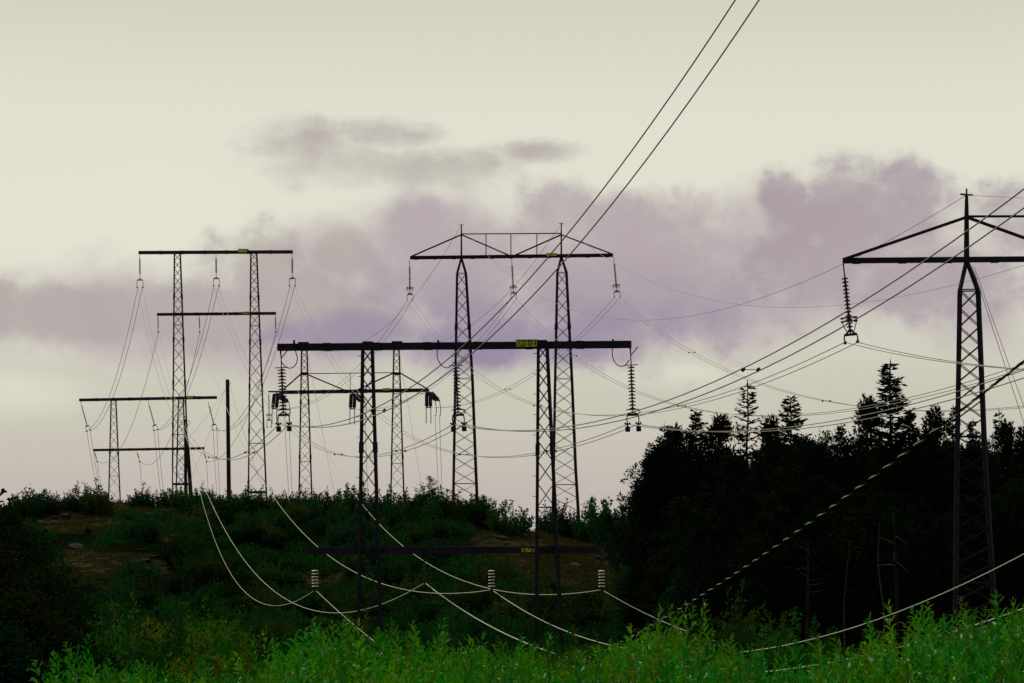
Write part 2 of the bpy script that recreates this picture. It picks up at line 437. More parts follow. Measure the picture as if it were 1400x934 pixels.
# nearest dark pylon with the low beam for the thin circuit
FR, fA, fB, fbeam, fcb = portal('nearest dark lattice pylon with thick flat beam and second low beam before the bushes', 'front', 138.4, 135.6, (380, 475, 863, 471), 'steel',
    [[(478, 496, 509), (880, 490, 521)], [(474, 736, 748), (895, 733, 769)]], .15, .12, .40, .40, 1.45, 9, True)
fD = lambda u: 138.4 + (135.6 - 138.4) * (u - 380) / 483
frt = (fB - fA).normalized()
for u in (415, 503, 543, 741):
    D = fD(u); cap = MB(); c = P(u, 470.5 + (475 - 471) * (863 - u) / 483 - 2.5, D); cap.bar(c + Vector((0, 0, .08)) - frt * .28, c + Vector((0, 0, .08)) + frt * .28, .42, .16); cap.build('beam_saddle', M['steel'], FR)
low = fbeam(P(420, 753, fD(420)), P(822, 751.5, fD(822)), .40, .36, 'low_crossbeam')
sign(FR, P(720, 470.3, fD(720)) + Vector((0, -.30, 0)), 1.16, .36, '1L23 S3-4', frt)
sign(FR, P(722, 752, fD(722)) + Vector((0, -.26, 0)), .74, .24, 'AL 8 S3', frt)

# left pylon: two beams
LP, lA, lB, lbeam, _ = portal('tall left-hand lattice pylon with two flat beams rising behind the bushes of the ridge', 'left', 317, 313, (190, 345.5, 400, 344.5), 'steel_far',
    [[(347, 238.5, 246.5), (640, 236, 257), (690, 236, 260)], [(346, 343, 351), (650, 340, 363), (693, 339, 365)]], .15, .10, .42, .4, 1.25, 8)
lD = lambda u: 317 - 4 * (u - 190) / 210
lbeam(P(215, 430, lD(215)), P(377, 428.5, lD(377)), .36, .36, 'lower_crossbeam')
sign(LP, P(333, 343.3, lD(333)) + Vector((0, -.3, 0)), 1.35, .40)
sign(LP, P(337, 428.4, lD(337)) + Vector((0, -.3, 0)), .9, .26)
st = MB()
for ua, ub, vv in ((236.5, 259.5, 662), (340, 364, 673)): st.bar(P(ua, vv, lD(ua) - 1), P(ub, vv, lD(ub) - 1), .3, .3)
st.build('foot_strut', M['steel_far'], LP)

# farthest pylon at the left end of the ridge
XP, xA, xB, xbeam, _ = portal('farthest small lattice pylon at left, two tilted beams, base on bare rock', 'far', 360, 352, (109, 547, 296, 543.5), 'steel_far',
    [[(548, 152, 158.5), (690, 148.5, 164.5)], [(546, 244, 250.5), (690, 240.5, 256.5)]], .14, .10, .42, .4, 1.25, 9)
xD = lambda u: 360 - 8 * (u - 109) / 187
xbeam(P(128, 615.5, xD(128)), P(279, 613, xD(279)), .36, .34, 'lower_crossbeam')
sign(XP, P(262, 543.3, xD(262)) + Vector((0, -.3, 0)), 1.15, .30)

# anchor pylon in the middle distance, legs standing above its beam
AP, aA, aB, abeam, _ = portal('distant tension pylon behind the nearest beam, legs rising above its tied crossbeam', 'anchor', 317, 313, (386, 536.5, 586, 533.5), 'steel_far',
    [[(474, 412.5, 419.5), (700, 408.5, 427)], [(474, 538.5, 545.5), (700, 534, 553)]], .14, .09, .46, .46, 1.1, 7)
aD = lambda u: 317 - 4 * (u - 386) / 200
tie = MB()
for a, b_ in (((412, 511), (387, 533)), ((420, 512), (472, 534)), ((538, 510), (489, 533)), ((547, 510), (583, 531))):
    tie.bar(P(*a, aD(a[0])), P(*b_, aD(b_[0])), .16, .16)
tie.build('tie_strut', M['steel_far'], AP)
rod = MB(); rod.bar(P(417, 511, aD(417)), P(542, 509.5, aD(542)), .10, .10); rod.bar(P(479, 510, aD(479)), P(479, 535, aD(479)), .07, .07)
rod.build('tie_rod', M['steel_far'], AP)
cp = MB()
for u in (416, 542):
    cp.bar(P(u - 4.5, 473.5, aD(u)), P(u + 4.5, 473.5, aD(u)), .5, .3); cp.bar(P(u - 4.5, 511, aD(u)), P(u + 4.5, 511, aD(u)), 1.0, .34)
cp.build('leg_cap', M['steel_far'], AP)
sign(AP, P(529, 532.8, aD(529)) + Vector((0, -.33, 0)), 1.0, .24)

# masted pylons (centre and right): legs closing to a point that carries the beam and a mast
def masted(label, D, dyaw, beam, legs, tie_v, m, post, brace, mast_w, bh, hangers, inner, signs, tiew, panel):
    (uL, vL, uR, vR) = beam
    DL, DR = D + dyaw, D - dyaw
    DD = lambda u: DL + (DR - DL) * (u - uL) / (uR - uL)
    A, B = P(uL, vL, DL), P(uR, vR, DR); mid = (A + B) / 2
    root = thing('masted_pylon', label, 'pylon', (mid.x, mid.y, ground(mid.x, mid.y)), 'lattice pylons of the power lines')
    yaw = math.atan2((B - A).y, (B - A).x)
    cb = MB(); cb.bar(A, B, bh, bh); 
    n = 10
    for i in range(n + 1):                      # bolted flanges under the beam
        c = A.lerp(B, (i + .3) / (n + .6)); cb.bar(c - (B - A).normalized() * .18 - Vector((0, 0, bh * .56)), c + (B - A).normalized() * .18 - Vector((0, 0, bh * .56)), bh * .7, bh * .14)
    cb.build('crossbeam', M[m], root)
    vb = lambda u: vL + (vR - vL) * (u - uL) / (uR - uL)
    for rows, ua, vtop in legs:
        Du = DD(ua)
        lattice_leg(root, leg_prof(Du, rows), post, brace, panel, m, 8, apex=P(ua, vb(ua) + 1, Du), yaw=-math.atan((ua - 700) / F) + .02)
        ms = MB(); ms.tube([P(ua, vb(ua) + 3, Du), P(ua, tie_v, Du), P(ua, vtop + 3, Du)], [mast_w * .62, mast_w * .5, mast_w * .34], 8)
        pz = (tie_v - vtop) / (vb(ua) - vtop)
        mo = ms.build('mast', M[m], root)
        tp = MB(); c = P(ua, vtop + 3, Du); w_ = mast_w * 1.5
        tp.bar(c + Vector((-w_, -w_, 0)), c + Vector((w_, w_, .05)), mast_w * .35); tp.tube([c, c + Vector((0, 0, mast_w * 1.4))], mast_w * .18, 6)
        tp.build('wire_bracket', M[m], mo)
    tb = MB(); tb.bar(P(legs[0][1], tie_v, DD(legs[0][1])), P(legs[1][1], tie_v - .8, DD(legs[1][1])), tiew * .75, tiew * .75); tb.build('top_tie', M[m], root)
    for ua, ub in ((legs[0][1], uL + 2), (legs[0][1], inner[0]), (legs[1][1], inner[1]), (legs[1][1], uR - 2)):
        d = MB(); d.bar(P(ua, tie_v + 1, DD(ua)), P(ub, vb(ub) - 2, DD(ub)), tiew, tiew); d.build('diagonal_tie', M[m], root)
    for u in hangers:
        d = MB(); d.bar(P(u, tie_v, DD(u)), P(u, vb(u), DD(u)), tiew * .7, tiew * .7); d.build('hanger_rod', M[m], root)
    for u, w, h in signs: sign(root, P(u, vb(u) - 1.2, DD(u)) + Vector((0, -bh, 0)), w, h)
    return root, DD, vb

CP, cD, cvb = masted('central lattice pylon with two pointed masts and slim tied crossbeam behind the nearest dark pylon', 275, 2.3, (561, 352.5, 838, 349),
    [([(374, 625, 637), (520, 622.5, 646), (640, 620.5, 650.5), (700, 619.5, 653)], 630.8, 305), ([(373, 762, 774.5), (520, 759, 782), (640, 757, 787), (740, 755, 793)], 767.4, 303)],
    320, 'steel', .20, .11, .17, .38, (664.5, 698.5, 734), (695, 705), [(754, 1.15, .26)], .15, -1.5)
st = MB(); st.bar(P(621, 693.5, 273.4), P(652, 692.5, 273.2), .32, .36); st.bar(P(756, 723, 272), P(791, 722, 272), .32, .36); st.build('foot_strut', M['steel'], CP)
RP, rD, rvb = masted('large lattice pylon at the right edge with pointed mast, before the forest', 112, .9, (1152, 356.5, 1826, 351),
    [([(397, 1312.5, 1337), (620, 1309, 1346), (800, 1307, 1357)], 1321.5, 264), ([(396, 1644, 1668), (620, 1641, 1677), (800, 1639, 1688)], 1654, 262)],
    296, 'steel', .16, .10, .22, .25, (1402, 1488, 1572), (1474, 1500), [], .135, -.85)

# ------------------------------------------------------------------ insulators
FLAT = [(.001, .034), (.05, .034), (.07, .028), (.14, .020), (.195, -.006), (.205, -.020), (.195, -.024), (.12, -.012), (.03, -.014), (.001, -.016)]
def disc_prof(r): return FLAT if r == .205 else [(.001, .085), (.05, .085), (.05, .02), (r * .55, .0), (r, -.055), (r * .96, -.075), (r * .5, -.045), (.05, -.06), (.001, -.075)]
DISC = {}
def disc_mesh(r, m):
    if (r, m) not in DISC:
        mb = MB(); mb.lathe(disc_prof(r), n=14)
        o = mb.build('disc', M[m], None, smooth=True); DISC[(r, m)] = o.data; bpy.data.objects.remove(o)
    return DISC[(r, m)]
def string(label, top, bot, n, r, m='disc_dark', lead=.5, tail=.3, yoke=.6, style='twin', beamdir=Vector((1, 0, 0)), separate=True, group='insulator strings under the crossbeams', metal='steel', drop=.55):
    """top: attachment under the beam, bot: the level of the conductor clamps"""
    root = thing('insulator_string', label, 'insulator', top, group)
    ax = (bot - top).normalized(); bd = (beamdir - ax * beamdir.dot(ax)).normalized()
    yk = bot - ax * drop
    L0 = top + ax * lead; L1 = yk - ax * tail
    rodm = MB(); rodm.tube([top, L0, L1, yk], .035, 6); rodm.build('hanger_rod', M[metal], root)
    q = Vector((0, 0, 1)).rotation_difference(-ax)
    if separate:
        me = disc_mesh(r, m)
        for i in range(n):
            d = link('disc', me, root); d.location = L0.lerp(L1, (i + .5) / n) - top; d.rotation_mode = 'QUATERNION'; d.rotation_quaternion = q
    else:
        st_ = MB()
        for i in range(n): st_.lathe(disc_prof(r), L0.lerp(L1, (i + .5) / n), -ax, 8)
        st_.build('disc_stack', M[m], root)
    fr = ax.cross(bd).normalized()
    if style in ('twin', 'ringed', 'weighted'):
        y = MB(); y.bar(yk - bd * yoke / 2, yk + bd * yoke / 2, .09, .12)
        y.bar(yk - ax * .2, yk - bd * yoke * .45, .07, .07); y.bar(yk - ax * .2, yk + bd * yoke * .45, .07, .07)
        y.build('yoke', M[metal], root)
        for s_ in (-1, 1):
            c = MB(); a = yk + bd * (s_ * yoke / 2); e = bot + bd * (s_ * yoke / 2)
            c.tube([a, a.lerp(e, .5) + bd * (.03 * s_), e], .035, 6); c.bar(e - fr * .26, e + fr * .26, .08, .12)
            co = c.build('conductor_clamp', M[metal], root)
            if style == 'weighted':
                w = MB(); w.lathe([(.001, 0), (.13, 0), (.14, .03), (.14, .27), (.12, .30), (.001, .30)], e + ax * .12, ax, 12)
                w.tube([e, e + ax * .14], .04, 6); w.build('counterweight', M[metal], co, smooth=False)
                f2 = MB()
                for k in (-1, 1): f2.lathe([(.001, -.07), (.06, -.05), (.06, .05), (.001, .07)], e + bd * (.12 * k) - ax * .05, fr, 8)
                f2.build('vibration_damper', M[metal], co)
    if style == 'ringed':
        rg = MB(); cen = yk - ax * .62; rr = yoke * .62
        for k in (0, 1):
            pts = [cen - ax * (.16 * k) + bd * (math.cos(t) * rr) + fr * (math.sin(t) * rr) for t in [R(a) for a in range(-40, 221, 13)]]
            rg.tube(pts, .045, 6)
        for s_ in (-1, 1): rg.tube([cen + bd * (s_ * rr * .98), yk + bd * (s_ * .12)], .022, 5)
        rg.build('corona_ring', M[metal], root)
    if style == 'weighted':
        h = MB()
        for p_, s_ in ((L0, 1), (L1, 1)): h.tube([p_ - bd * (.38), p_ + bd * .38], .03, 6)
        h.tube([L1 + bd * .36, L1 + bd * .42 + ax * .14, L1 + bd * .30 + ax * .26, L1 + bd * .12 + ax * .24], .03, 6)
        h.build('arcing_horn', M[metal], root)
        tb = MB(); a1, a2 = top - bd * .04, top + bd * .42
        tb.bar(a1, top + ax * .42, .05, .05); tb.bar(a2 - ax * .05, top + ax * .42, .05, .05); tb.build('hanger_bracket', M[metal], root)
    if style == 'single':
        c = MB(); c.bar(bot - fr * .2, bot + fr * .2, .1, .14); c.tube([yk, bot], .03, 6); c.build('conductor_clamp', M[metal], root)
    return bot

fpos = ['left', 'middle', 'right']
front_ins = []
for nm, u, ub, vt in (('left', 384, 388, 480), ('middle', 622.5, 627, 477), ('right', 862, 865.5, 476)):
    D = fD(u)
    s1 = -1 if nm != 'left' else 1
    b_ = string('dark insulator string with two barrel weights at the %s of nearest beam' % {'left': 'left end', 'middle': 'middle', 'right': 'right end'}[nm],
           P(u, vt, D), P(ub, 580, D), 13, .26 if nm == 'left' else .22, 'disc_dark', .95, .3, .62, 'weighted', frt, True, 'heavy insulator strings of the nearest beam', 'steel', .52)
    front_ins.append(b_)
    # the drooping jumper between a post on the beam and the string
    ju = {'left': [(402, 468), (404, 480), (406.5, 490), (404, 499), (397, 503.5), (390, 501), (385, 495)],
          'middle': [(599, 468), (597.5, 482), (599, 492), (604, 500), (611, 503), (617, 500), (621, 495)],
          'right': [(838, 467), (837, 481), (838.5, 491), (843, 498), (850, 501), (856, 498), (860, 492)]}[nm]
    j = MB(); pts = [P(a, c, fD(a) - .28) for a, c in ju]
    fine = []
    for i in range(len(pts) - 1):
        p0, p1, p2, p3 = pts[max(i - 1, 0)], pts[i], pts[i + 1], pts[min(i + 2, len(pts) - 1)]
        for k in range(5):
            t = k / 5; fine.append(.5 * ((2 * p1) + (p2 - p0) * t + (2 * p0 - 5 * p1 + 4 * p2 - p3) * t * t + (3 * p1 - p0 - 3 * p2 + p3) * t ** 3))
    fine.append(pts[-1])
    j.tube(fine, .028, 6); j.bar(pts[0] - Vector((0, 0, .25)), pts[0] + Vector((0, 0, .12)), .12, .12)
    tag(j.build('jumper_loop', M['steel'], None, origin=pts[0]), 'thin drooping jumper loop from nearest beam to its %s insulator string' % nm, 'jumper wire', 'jumper loops of the nearest beam')

low_ins = []
for nm, u, white in (('leftmost', 430, 1), ('second', 580, 0), ('third', 671.5, 1), ('rightmost', 822, 1)):
    D = fD(u)
    lab = {'leftmost': 'white porcelain insulator left of both legs of the nearest pylon, under the low beam', 'second': 'dark slim insulator under the low beam between the legs of the nearest pylon',
           'third': 'white porcelain insulator between the legs of the nearest pylon, under the low beam', 'rightmost': 'white porcelain insulator right of both legs of the nearest pylon, under the low beam'}[nm]
    low_ins.append(string(lab, P(u, 757.5, D), P(u + 1, 806.5 if white else 797, D), 6 if white else 5, .205 if white else .07, 'disc_white' if white else 'disc_dark', .86 if white else .2, .02, .3, 'single', frt, True, 'insulators of the low beam', 'steel', .1))

cbd = Vector((1, -.0145, 0))
cen_ins = []
for nm, u, ub in (('left', 560, 560.5), ('middle', 699.5, 702.5), ('right', 839, 844)):
    cen_ins.append(string('slim ringed insulator string at the %s of the central masted pylon' % {'left': 'left beam end', 'middle': 'beam middle', 'right': 'right beam end'}[nm],
        P(u, cvb(u) + 2.5, cD(u)), P(ub, 410 - (u - 560) * .012, cD(u)), 14, .15, 'disc_dark', .75, .45, .62, 'ringed', cbd, True, 'ringed insulator strings of the masted pylons', 'steel', .62))
right_ins = [string('large ringed insulator string tilting from the left beam end of the right-hand pylon', P(1153, 361, rD(1153)), P(1164, 468, rD(1153)), 15, .16, 'disc_dark', .55, .15, .58, 'ringed', cbd, True, 'ringed insulator strings of the masted pylons', 'steel', .36)]
for u, lab in ((1489, 'middle'), (1825, 'right')): right_ins.append(P(u + 6, 466, rD(u)))

left_ins, leftlow_ins = [], []
lbd = (lB - lA).normalized()
for nm, u in (('left end', 191), ('middle', 295.3), ('right end', 399.3)):
    left_ins.append(string('forked thin insulator string at the %s of tall left pylon\'s upper beam' % nm, P(u, 348, lD(u)), P(u + .5, 393 if u < 200 else 391, lD(u)), 14, .14, 'disc_dark', .5, .8, .78, 'twin', lbd, False, 'insulator strings of the left pylons', 'steel_far', .95))
for nm, u in (('left end', 215.7), ('middle', 272.3), ('right end', 376.3)):
    leftlow_ins.append(string('short single insulator at the %s of tall left pylon\'s lower beam' % nm, P(u, 431, lD(u)), P(u + .8, 454, lD(u)), 7, .11, 'disc_dark', .3, .3, .4, 'single', lbd, False, 'insulator strings of the left pylons', 'steel_far', .3))
far_ins, farlow_ins = [], []
xbd = (xB - xA).normalized()
for nm, u, ub in (('left end', 110, 121), ('middle', 202.5, 213), ('right end', 284.5, 294)):
    far_ins.append(string('tilted twin-clamp insulator string at the %s of farthest pylon\'s upper beam' % nm, P(u, 549, xD(u)), P(ub, 589 - (u - 110) * .01, xD(u)), 13, .14, 'disc_dark', .6, .3, .65, 'twin', xbd, False, 'insulator strings of the left pylons', 'steel_far', .7))
for nm, u, ub in (('left end', 129, 133), ('middle', 187, 191), ('right end', 278.5, 282.5)):
    farlow_ins.append(string('short tilted insulator at the %s of farthest pylon\'s lower beam' % nm, P(u, 617, xD(u)), P(ub, 631, xD(u)), 6, .11, 'disc_dark', .3, .2, .4, 'single', xbd, False, 'insulator strings of the left pylons', 'steel_far', .3))

# tension strings of the anchor pylon: double strings pulling along the line, towards us and away
def tension(label, at, dirv, L):
    root = thing('tension_insulator', label, 'insulator', at, 'tension insulators of the distant pylon')
    d = dirv.normalized(); side = d.cross(Vector((0, 0, 1))).normalized()
    for s_ in (-1, 1):
        mb = MB(); a = at + side * (.24 * s_) + d * .5; e = at + side * (.24 * s_) + d * (L - .5)
        n = int((L - 1) / .2)
        for i in range(n): mb.lathe(disc_prof(.24), a.lerp(e, (i + .5) / n), -d, 10)
        mb.tube([at, a, e, at + d * L + side * (.3 * s_)], .04, 6)
        mb.build('disc_stack', M['disc_blue'], root)
    y = MB(); y.bar(at + d * L - side * .36, at + d * L + side * .36, .1, .16)
    for s_ in (-1, 1):
        y.tube([at + d * L + side * (.3 * s_), at + d * (L + .5) + side * (.3 * s_) - Vector((0, 0, .9)), at + d * (L + .3) + side * (.3 * s_) - Vector((0, 0, 1.9))], .05, 6)
    y.build('yoke', M['steel'], root)
    return at + d * L
anc_front, anc_back = [], []
for nm, u in (('left end', 378), ('middle', 483), ('right end', 586)):
    base = P(u, 537 if u < 580 else 535, aD(u))
    anc_front.append(tension('dark blue tension insulator pair at the distant beam\'s %s, near side' % nm, base + Vector((.0, -.3, 0)), Vector((.03, -.85, -.55)), 4.2))
    anc_back.append(tension('dark blue tension insulator pair at the distant beam\'s %s, far side' % nm, base + Vector((0, .3, 0)), Vector((.30, .9, -.30)), 3.4))
ab = MB(); ab.bar(P(367, 510 + 25.5, 317.5), P(387, 535.5, 317), .2, .2); ab.build('crossbeam_extension', M['steel_far'], AP)
string('thin hanging jumper insulator with a small ring beside the left end of the distant beam', P(367.5, 537, 317.3), P(368, 584, 317.3), 16, .10, 'disc_blue', .3, .3, .55, 'ringed', lbd, False, None, 'steel_far', .9)

# ------------------------------------------------------------------ wires
def fit(A, B, pix, free):
    rows, rhs = [], []
    for u, v in pix:
        k = (u - 700) / F; den = (B.x - A.x) - k * (B.y - A.y)
        t = (k * A.y - A.x) / den; D = A.y + t * (B.y - A.y); z = (H - v) / F * D; w = 1 / D
        if free: rows.append((t * w, -4 * t * (1 - t) * w)); rhs.append((z - A.z * (1 - t)) * w)
        else: rows.append((-4 * t * (1 - t) * w,)); rhs.append((z - A.z * (1 - t) - B.z * t) * w)
    sol = np.linalg.lstsq(np.array(rows), np.array(rhs), rcond=None)[0]
    if free: B = Vector((B.x, B.y, float(sol[0]))); return B, float(sol[1])
    return B, float(sol[0])
def para(A, B, s, n=48):
    return [A.lerp(B, i / n) - Vector((0, 0, 4 * s * (i / n) * (1 - i / n))) for i in range(n + 1)]
WG = 'bare wires strung between the pylons'
def single(label, A, B, pix=(), sag=None, r=.022, m='conductor', free=False, n=56, cat='power line', group=WG, name='power_line'):
    if pix: B, s = fit(A, B, pix, free)
    else: s = sag
    mb = MB(); mb.tube(para(A, B, s, n), r, 6)
    return tag(mb.build(name, M[m], None, origin=A, smooth=True), label, cat, group)
def bundle(label, A, B, pix=(), sag=None, r=.022, m='conductor', free=False, sep=.6, side=Vector((1, 0, 0)), n=56, spacers=(), spread=.0):
    if pix: B, s = fit(A, B, pix, free)
    else: s = sag
    root = thing('twin_conductor', label, 'power line', A, 'twin conductors strung between the pylons')
    for k in (-1, 1):
        o = side * (k * sep / 2)
        mb = MB(); mb.tube(para(A + o, B + o + Vector((0, 0, k * spread)), s * (1 + .004 * k), n), r, 6)
        mb.build('conductor', M[m], root, smooth=True)
    for t in spacers:
        c = A.lerp(B, t) - Vector((0, 0, 4 * s * t * (1 - t))); mb = MB()
        mb.bar(c - side * sep / 2, c + side * sep / 2, .025, .025)
        for k in (-1, 1): mb.lathe([(.001, -.1), (.075, -.07), (.075, .07), (.001, .1)], c + side * (k * sep / 2), (B - A), 8)
        mb.build('spacer', M['steel'], root)
    return root

# nearest pylon towards and over the camera
def over(A, slope, D=-25): return Vector((A.x + slope * (A.y - D), D, 0))
bundle('twin conductors sweeping from nearest pylon\'s left string to the picture\'s top edge', front_ins[0], over(front_ins[0], .31),
       [(450, 591), (510, 576), (550, 553), (600, 518), (650, 465), (700, 413), (770, 332), (850, 234), (940, 122), (1028, 0)], r=.025, free=True, side=frt, n=90, spacers=(.13,))
bundle('twin conductors rising from nearest pylon\'s middle string past the right pylon\'s beam', front_ins[1], over(front_ins[1], .31),
       [(680, 589), (760, 588), (870, 569), (950, 537), (1040, 498), (1150, 440), (1250, 374), (1330, 322), (1400, 274)], r=.025, free=True, side=frt, n=90, spacers=(.25,))
bundle('twin conductors from nearest pylon\'s right string dipping over the forest tops', front_ins[2], over(front_ins[2], .31),
       [(900, 583), (950, 589), (1010, 591), (1100, 584), (1200, 567), (1300, 543), (1400, 511)], r=.022, free=True, side=frt, n=90, spacers=(.33,))
# nearest pylon back to the tall left pylon
for i, px in enumerate(([(252, 588), (280, 617), (298, 630), (317, 631), (347, 615), (378, 587)], [(345, 503), (400, 584), (426, 606), (449, 620), (490, 630), (537, 625), (580, 606)],
                        [(477, 514), (514, 559), (590, 612), (648, 628), (735, 627), (786, 610)])):
    bundle('twin conductors sagging between tall left pylon and nearest pylon\'s %s string' % fpos[i], front_ins[i], left_ins[i], px, side=frt, spacers=(.12, .3))
# tall left pylon to the farthest pylon, and away behind the ridge
for i in range(3):
    bundle('thin twin conductors dropping from tall left pylon\'s %s upper string to farthest pylon' % fpos[i], left_ins[i], far_ins[i],
           ([(172, 462), (155, 540), (139, 579)], [(278, 458), (262, 520), (234, 574)], [(386, 448), (365, 505), (340, 556)])[i], r=.03, side=lbd)
    single('thin single wire dropping from tall left pylon\'s %s lower insulator to farthest pylon' % fpos[i], leftlow_ins[i], farlow_ins[i],
           ([(193, 541), (170, 607)], [(252, 540), (235, 597), (214, 628)], [(352, 516), (340, 572), (317, 617)])[i], r=.028)
    e = P((152, 232, 303)[i], 725, 640)
    bundle('faint twin conductors running behind the ridge from farthest pylon\'s %s upper string' % fpos[i], far_ins[i], e, sag=3.5, r=.03, side=xbd)
    e = P((154, 203, 289)[i], 725, 600)
    single('faint single wire running behind the ridge from farthest pylon\'s %s lower insulator' % fpos[i], farlow_ins[i], e, sag=2.5, r=.028)
# the central pylon to the right-hand pylon
for i, px in enumerate(([(643, 494), (681, 527), (735, 555), (784, 570), (855, 574), (1000, 536), (1080, 505)], [(760, 468), (870, 526), (960, 558), (1060, 570), (1125, 568), (1250, 551), (1400, 507)],
                        [(960, 478), (1050, 518), (1100, 538), (1186, 556), (1250, 565), (1330, 568), (1400, 567)])):
    bundle('twin conductors from central masted pylon\'s %s string to the right pylon' % fpos[i], cen_ins[i], right_ins[i], px, r=.02, side=cbd, spacers=(.22, .5))
bundle('twin conductors leaving the right pylon\'s string for the right edge', right_ins[0], over(right_ins[0], .165),
       [(1200, 476), (1250, 487), (1310, 497), (1400, 505)], r=.018, free=True, side=cbd, n=80)
# the central pylon to the distant tension pylon, and away
for i, px in enumerate(([(537, 442), (496, 500), (462, 532), (432, 547), (408, 551)], [(660, 468), (622, 504), (560, 545), (520, 552)], [(820, 430), (783, 470), (735, 510), (686, 537), (640, 548)])):
    bundle('thin twin conductors sagging from central pylon\'s %s string to distant tension pylon' % fpos[i], cen_ins[i], anc_front[i], px, r=.02, side=cbd, spacers=(.55,))
    bundle('faint twin conductors dropping from distant pylon\'s %s tension insulators behind the bushes' % fpos[i], anc_back[i] - Vector((0, 0, 1.9)), P((402, 505, 606)[i], 735, 600), sag=3, r=.03, side=lbd)
# shield wires
single('earth wire from central pylon\'s left mast to the right pylon\'s mast', P(631, 308, cD(631)), P(1321, 267, rD(1321)), [(675, 350), (708, 374), (759, 405), (831, 432), (900, 441), (940, 439), (1000, 429), (1120, 377), (1210, 331)], r=.014)
single('earth wire from central pylon\'s right mast passing behind the right pylon', P(768, 306, cD(768)), P(1654, 265, rD(1654)), [(839, 348), (920, 387), (1000, 410), (1060, 419), (1120, 421), (1260, 406), (1400, 378)], r=.013)
single('earth wire leaving the mast top of the right pylon for the right edge', P(1322, 267, rD(1321)), over(P(1322, 267, rD(1321)), .165), [(1350, 268.5), (1375, 269.5), (1400, 271)], r=.013, free=True)
single('earth wire from central pylon\'s left mast down to distant tension pylon', P(630.5, 308, cD(631)), P(417, 474, aD(416)), [(598, 361), (562, 410), (536, 440), (495, 469), (470, 478)], r=.02)
single('earth wire from central pylon\'s right mast down to distant tension pylon', P(767, 306, cD(768)), P(543, 474, aD(542)), [(740, 348), (700, 396), (645, 444), (600, 465)], r=.02)
# stays
for lab, a, b_ in (('left guy wire of the distant tension pylon', P(419, 476, 315.6), P(462, 700, 290)), ('right guy wire of the distant tension pylon', P(545, 476, 313), P(582, 700, 290)),
                   ('steeper guy wire running down from the mast foot of the right pylon', P(1329, 362, 111.9), P(1437, 690, 104)), ('outer guy wire running down from the mast foot of the right pylon', P(1332, 365, 111.8), P(1452, 700, 102))):
    single(lab, a, b_, sag=.05, r=.018, group='guy wires', cat='guy wire', name='guy_wire')

# thin low circuit: bright wires
pole_top = P(253.5, 578, 302.6)
lw = [(pole_top, low_ins[0], [(258, 628), (270, 677), (296, 752), (323, 788), (353, 814), (387, 823), (410, 817)], 'dim wire looping from the paired wooden poles to the leftmost white insulator', .018),
      (leftlow_ins[0], low_ins[1], [(237, 545), (291, 675), (313, 727), (343, 777), (377, 813), (420, 840), (460, 847), (520, 832)], 'bright wire looping down from the tall left pylon to the dark slim insulator', .024),
      (leftlow_ins[1], low_ins[2], [(315, 563), (375, 680), (400, 709), (440, 752), (500, 794), (560, 814), (620, 814)], 'bright wire looping from tall left pylon to white insulator between near legs', .023),
      (leftlow_ins[2], low_ins[3], [(422, 564), (488, 677), (510, 705), (555, 750), (600, 783), (660, 804), (720, 815), (770, 816)], 'bright wire looping from the tall left pylon to the rightmost white insulator', .023)]
for a, b_, px, lab, r in lw: single(lab, b_, a, px, r=r, m='conductor_bright', group='bright wires of the low circuit')
fw = [(low_ins[0], [(465, 848), (500, 877), (540, 900), (575, 915)], 'pale wire falling from the leftmost white insulator into the foreground willows', .017),
      (low_ins[1], [(620, 832), (680, 869), (740, 893), (790, 906), (835, 911), (1130, 895), (1250, 877), (1400, 840)], 'thick bright wire falling from dark slim insulator, low at the right edge', .027),
      (low_ins[2], [(720, 834), (770, 859), (830, 880), (1035, 895), (1200, 845), (1300, 805), (1400, 759)], 'bright wire falling from white insulator between the legs and crossing the forest', .022),
      (low_ins[3], [(860, 828), (905, 850), (960, 871), (1020, 888), (1070, 900), (1165, 913)], 'pale wire falling from the rightmost white insulator behind the willow tops', .019)]
for i, (a, px, lab, r) in enumerate(fw):
    e = over(a, .31, -10)
    if i == 0: e.z = 3.0
    single(lab, a, e, px, r=r, m='conductor_bright', free=i > 0, n=90, group='bright wires of the low circuit')

# twisted bundled cable close to the camera
root = thing('twisted_cable', 'black and pale twisted cable running diagonally up across the dark forest to the right edge', 'cable', P(700, 938, 62))
cA = P(700, 938, 62); cB0 = P(1400, 492, 24)
cBx = cA + (cB0 - cA) * 1.45
kpix = [(760, 912), (830, 882), (930, 835), (1050, 760), (1200, 648), (1310, 562), (1400, 493)]
cB, cs = fit(cA, cBx, kpix, True)
nseg = 2600; strands = [[], [], []]
for i in range(nseg + 1):
    t = i / nseg; c = cA.lerp(cB, t) - Vector((0, 0, 4 * cs * t * (1 - t)))
    d = (cB - cA).normalized(); a = d.cross(Vector((0, 0, 1))).normalized(); e = d.cross(a)
    L = t * (cB - cA).length
    for k in range(3):
        th = 2 * math.pi * (L / .62) + k * 2 * math.pi / 3
        strands[k].append(c + a * (math.cos(th) * .0085) + e * (math.sin(th) * .0085))
for k in range(3):
    mb = MB(); mb.tube(strands[k], .0082, 5); mb.build('strand', M['glint_strand' if k == 0 else 'black_wire'], root, smooth=True)  # one strand coloured pale, so the twist shows dashes of painted glint

